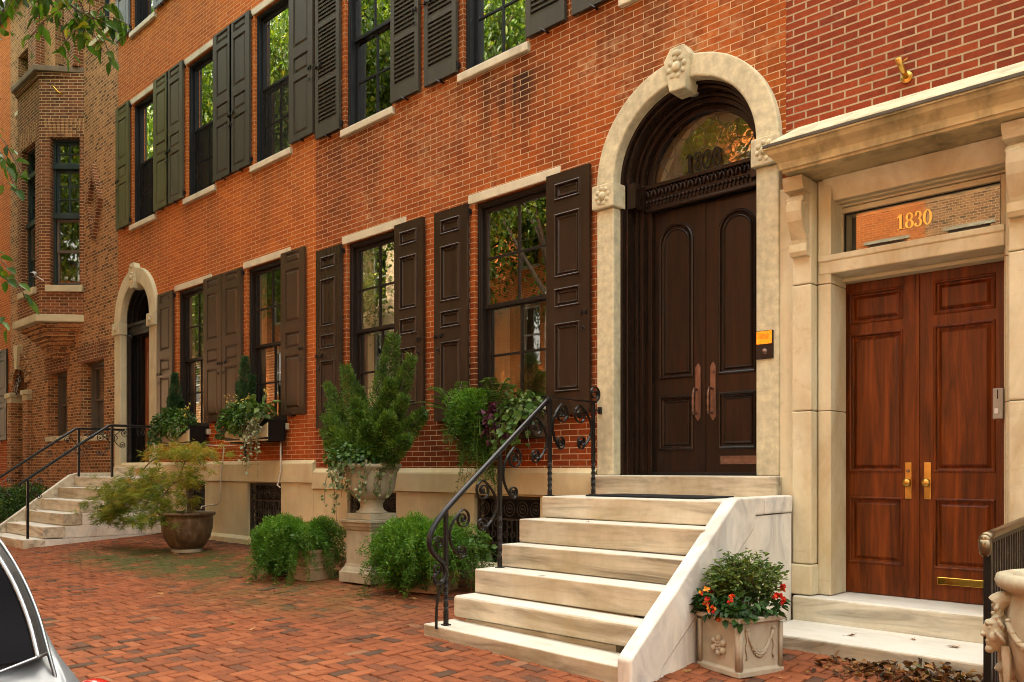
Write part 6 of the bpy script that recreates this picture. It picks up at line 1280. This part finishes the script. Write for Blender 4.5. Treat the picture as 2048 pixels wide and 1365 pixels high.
# ---------------------------------------------------------------- parked car (rear end at the lower left corner)
t = thing('parked_car', 'silver hatchback parked at the kerb, only its rear corner in the lower left', 'car', (-4.6, .03, -.17))
CY = .03
def sect(x, hw_sill, hw_belt, hw_roof, zb, zbelt, zroof):
    P = [(hw_sill*.92, zb), (hw_sill, zb+.18), (hw_sill+.015, zb+.42), (hw_belt+.0, zbelt-.13), (hw_belt-.02, zbelt-.05), (hw_belt-.07, zbelt+.02), (hw_belt-.105, zbelt+(zroof-zbelt)*.30), (hw_belt-.15+(hw_roof-hw_belt+.15)*.35, zbelt+(zroof-zbelt)*.62), (hw_roof+.03, zroof-.09), (hw_roof-.08, zroof-.015), (hw_roof*.4, zroof+.012)]
    a0, b0 = hw_belt-.07, zbelt+.02
    P = P[:6]+[(a0+(hw_roof-a0)*.45, b0+(zroof-b0)*.35), (a0+(hw_roof-a0)*.85, b0+(zroof-b0)*.75), (hw_roof, zroof-.02), (hw_roof-.07, zroof), (hw_roof*.4, zroof+.012)]
    return [(x, CY+y, z) for y, z in P]+[(x, CY-y, z) for y, z in P[::-1]]
SE = [(-2.47, .82, .87, .74, .20, .70, .74), (-2.50, .86, .90, .80, .08, .755, .79), (-2.62, .90, .92, .81, .02, .80, .855), (-2.74, .91, .925, .81, .02, .82, .965), (-2.88, .92, .93, .795, .02, .84, 1.08), (-3.05, .92, .935, .77, .02, .845, 1.20), (-3.3, .92, .935, .69, .02, .845, 1.33), (-3.7, .92, .935, .64, .02, .845, 1.40), (-4.4, .92, .935, .62, .02, .84, 1.48), (-5.1, .92, .93, .60, .02, .81, 1.40), (-5.7, .92, .92, .60, .02, .79, 1.02), (-5.95, .92, .915, .66, .02, .78, .84), (-6.7, .88, .89, .62, .04, .66, .70), (-6.95, .78, .80, .5, .10, .52, .56)]
secs = [sect(*s) for s in SE]; mb = MB(); n = len(secs[0])
for s in secs: mb.v += s
for i in range(len(secs)-1):
    for j in range(n): mb.f.append((i*n+j, i*n+(j+1) % n, (i+1)*n+(j+1) % n, (i+1)*n+j))
mb.f += [tuple(range(n)), tuple((len(secs)-1)*n+j for j in range(n))[::-1]]
body = mb.build('body', SILV, t, smooth=True); m_ = body.modifiers.new('s', 'SUBSURF'); m_.levels = 1; m_.render_levels = 2
RWP = [(-2.62, .865), (-2.74, .965), (-2.88, 1.08), (-3.05, 1.20), (-3.3, 1.33)]; hwz = [.745, .755, .745, .71, .62]
mb = MB(); off = .03
for (x, z), w in zip(RWP, hwz): mb.v += [(x+off, CY-w, z+.01), (x+off+.015, CY-w*.5, z+.01), (x+off+.02, CY, z+.01), (x+off+.015, CY+w*.5, z+.01), (x+off, CY+w, z+.01)]
for i in range(4):
    for j in range(4): mb.f.append((i*5+j, i*5+j+1, (i+1)*5+j+1, (i+1)*5+j))
mb.build('rear_window', GLCAR, t, smooth=True)
for s in (-1, 1):
    mb = MB(); mb.v = []
    hw2 = [.785, .795, .785, .755, .675]
    for (x, z), w, w2 in zip(RWP, hwz, hw2): mb.v += [(x+off-.004, CY+s*(w+.012), z+.012), (x+off-.02, CY+s*w2, z+.012)]
    mb.f = [(0, 1, 3, 2), (2, 3, 5, 4), (4, 5, 7, 6), (6, 7, 9, 8)]; mb.build('pillar_glass', BLACK, t)
    mb = MB(); mb.tube(smooth_path([(x+off+.004, CY+s*(w+.006), z+.01) for (x, z), w in zip(RWP, hwz)], 2), .0085, 6); mb.build('window_trim', CHROME, t, smooth=True)
    mb = MB(); mb.tube(smooth_path([(-2.55, CY+s*.80, .70), (-2.57, CY+s*.795, .80)]+[(x+off-.02, CY+s*w2, z+.014) for (x, z), w2 in zip(RWP, hw2)], 2), .0055, 6); mb.build('edge_trim', CHROME, t, smooth=True)
    q = MB(); q.ball((-2.50, CY+s*.865, .735), (.07, .075, .08), 16, 10); q.build('tail_light', REDL, t, smooth=True)
    mb = MB(); yy = s
    mb.v = [(x, CY+s*y, z) for x, y, z in ((-3.3, .865, .90), (-5.3, .855, .87), (-4.9, .735, 1.30), (-4.4, .70, 1.38), (-3.45, .73, 1.28))]; mb.f = [(0, 1, 2, 3, 4)]; mb.build('side_window', GLCAR, t)
    for x in (-3.3, -6.0):
        w = MB().lathe([(.20, -.11), (.31, -.11), (.33, -.08), (.33, .08), (.31, .11), (.20, .11)], n=32, M=Matrix.Translation((x, CY+s*.80, .16)) @ Matrix.Rotation(R(90), 4, 'X')).build('wheel', RUBBER, t, smooth=True); MB().lathe([(.0, -.09), (.19, -.10), (.205, -.115), (.205, .115), (.19, .10), (.0, .09)], n=24, M=Matrix.Translation((x, CY+s*.80, .16)) @ Matrix.Rotation(R(90), 4, 'X')).build('rim', CHROME, w)
mb = MB(); mb.box(-2.56, -2.46, CY-.78, CY+.78, .18, .42); mb.build('bumper', SILV, t, bevel=.04, seg=3); MB().box(-2.475, -2.462, CY-.26, CY+.26, .50, .63).build('number_plate', WHITEP, t, bevel=.004)
MB().tube([(-2.575, CY-.70, .875), (-2.55, CY, .835), (-2.565, CY+.6, .845), (-2.585, CY+.73, .875), (-2.59, CY+.775, .885)], .005, 6).build('sill_trim', CHROME, t, smooth=True)
# ---------------------------------------------------------------- conduit, fallen leaves
t = thing('conduit_pipe', 'thin pale irrigation pipe running down the base stone to the brown bowl', 'pipe', (-13.3, 6.9, 1.7))
mb = MB(); mb.tube([(-14.1, 6.9, 1.83), (-13.45, 6.9, 1.80), (-13.42, 6.90, 1.76), (-13.46, 6.88, 1.40), (-13.50, 6.88, 1.2), (-13.50, 6.87, .86), (-13.54, 6.85, .82), (-13.3, 6.45, .80), (-12.6, 6.1, .80)], .011, 7); mb.tube([(-12.9, 6.9, 1.80), (-13.45, 6.9, 1.80)], .010, 6); mb.build('pipe', CONDU, t, smooth=True)
t = thing('conduit_pipe', 'short pale pipe below the right end of the second distant window box', 'pipe', (-11.6, 6.9, 1.7)); MB().tube([(-11.62, 6.9, 1.84), (-11.62, 6.9, 1.40), (-11.70, 6.89, 1.16), (-11.60, 6.88, 1.13)], .013, 7).build('pipe', CONDU, t, smooth=True)
def leaf_mesh(k):
    rd = random.Random(k); pts = []; n = 5
    for i in range(n):
        a = R(-120+60*i)+R(90); r = (.045, .058, .07, .058, .045)[i]*rd.uniform(.85, 1.15); pts += [(r*math.cos(a), r*math.sin(a)), (r*.42*math.cos(a+R(30)), r*.42*math.sin(a+R(30)))]
    V = [(0, -.005, .012)]+[(x, y, .004+.030*(x*x+y*y)/.005*rd.uniform(.1, 1)*(1 if rd.random() < .8 else -.2)) for x, y in pts]; m = len(pts)
    F = [(0, 1+i, 1+(i+1) % m) for i in range(m)]; mb = MB(); mb.v = V; mb.f = F
    mb.tube([(0, -.005, .01), (.004, -.05, .008), (.01, -.075, .016)], .0016, 4); return mb
LM = []
for k in range(6):
    mm = plain('fallen_leaf', [(.26, .12, .04), (.34, .17, .06), (.18, .085, .035), (.38, .22, .09), (.13, .12, .04), (.24, .09, .03)][k], .75, .35, 30, .3, 90); o = leaf_mesh(k).build('fallen_leaf', mm, None, recalc=False); LM.append(o.data); bpy.data.objects.remove(o)
def stop_z(x, y):
    for y0, y1, z in ((4.57, 4.86, .121), (4.86, 5.08, .331), (5.08, 5.355, .541), (5.355, 5.575, .741), (5.575, 5.87, .956), (5.87, 6.84, 1.155)):
        if -5.3 < x < -3.6 and y0 <= y < y1: return z
    if -3.4 < x < -.9 and 6.12 < y < 6.82: return .135
    return gz(x, y)+.004
def drop(x, y, k, s, label, z=None, grp='fallen leaves'):
    o = link(bpy.data.objects.new('fallen_leaf', LM[k])); o.location = (x, y, (stop_z(x, y) if z is None else z)); o.rotation_euler = (random.gauss(0, .12), random.gauss(0, .12), random.uniform(0, 6.28)); o.scale = (s, s, s); tag(o, label, 'leaf', grp)
rd = random.Random(21)
def scatter(n, cx, cy, sx, sy, label, ks=(0, 1, 2, 3, 5), smin=.5, smax=1.0, grp='fallen leaves'):
    for _ in range(n): drop(rd.gauss(cx, sx), min(6.85, rd.gauss(cy, sy)), rd.choice(ks), rd.uniform(smin, smax), label, None, grp)
scatter(10, -12.3, 5.75, .9, .35, 'dry brown leaf on the mossy paving around the brown bowl', grp='leaves around the brown bowl'); scatter(8, -14.3, 5.6, .7, .5, 'dry brown leaf on the paving beside the distant steps', grp='leaves beside the distant steps')
scatter(4, -9.0, 5.2, .3, .12, 'dry leaf at the foot of the left fern planter', grp='leaves by the left planter'); scatter(4, -6.75, 5.35, .35, .12, 'dry leaf at the foot of the planter by the railing', grp='leaves by the right planter')
for x, y, k, s, lb in ((-7.15, 3.75, 4, .8, 'green leaf lying alone on the open paving'), (-6.75, 3.72, 3, .8, 'tan curled leaf on the open paving right of the green one'), (-9.3, 4.05, 1, .9, 'single tan leaf on the open paving in the middle'), (-8.0, 4.9, 2, .7, 'brown leaf on the paving before the pedestal'), (-7.75, 4.75, 5, .7, 'reddish leaf on the paving right before the pedestal'), (-4.55, 5.62, 5, .5, 'small brown leaf on a marble tread by the railing'), (-4.6, 5.1, 4, .5, 'small green leaf on a lower marble tread'), (-2.65, 6.45, 2, .8, 'brown leaf on the low step before the mahogany doors, leftmost'), (-2.25, 6.62, 0, .6, 'small brown leaf at the back of the low step'), (-1.95, 6.55, 1, 1.0, 'large curled tan leaf on the low step near the railing'), (-2.95, 5.95, 5, .7, 'reddish leaf beside the flower planter'), (-3.25, 5.12, 1, .8, 'tan leaf tucked against the flower planter base'), (-2.7, 5.4, 3, .4, 'tiny tan leaf on the bricks right of the flower planter'), (-17.0, 5.6, 1, 1.0, 'brown leaf on an upper tread of the distant steps'), (-17.4, 5.2, 0, 1.0, 'brown leaf on a middle tread of the distant steps')):
    drop(x, y, k, s, lb, {'brown leaf on an upper tread of the distant steps': .86, 'brown leaf on a middle tread of the distant steps': .645}.get(lb))
scatter(34, -8.6, 4.2, 2.6, .8, 'small dry leaf scrap lying on the open brick paving', (0, 2, 3, 5, 1), .22, .45, 'leaf scraps on the open paving')
# the heap against the low step: one uncountable litter mass
n = 520; x = np.clip(RNG.normal(-1.92, .33, n), -2.6, -1.0); y = 6.06-np.abs(RNG.normal(0, .20, n)); hgt = .11*np.exp(-((x+1.88)/.40)**2)*np.clip(1-(6.06-y)/.35, 0, 1)
zz = np.array([gz(a, b) for a, b in zip(x, y)])+.012+hgt*RNG.random(n)
o = leaves('leaf_litter', np.stack([x, y, zz], 1), RNG.normal(size=(n, 3))*np.array([1, 1, .35]), rdir(n, 1.2), RNG.uniform(.5, 1.3, n)*.06, RNG.uniform(.5, .9, n)*.046, RNG.random(n), G_DRY, None, fold=.5, droop=-.1)
tag(o, 'heap of dry brown leaves against the low step right', 'leaves', None, 'stuff')
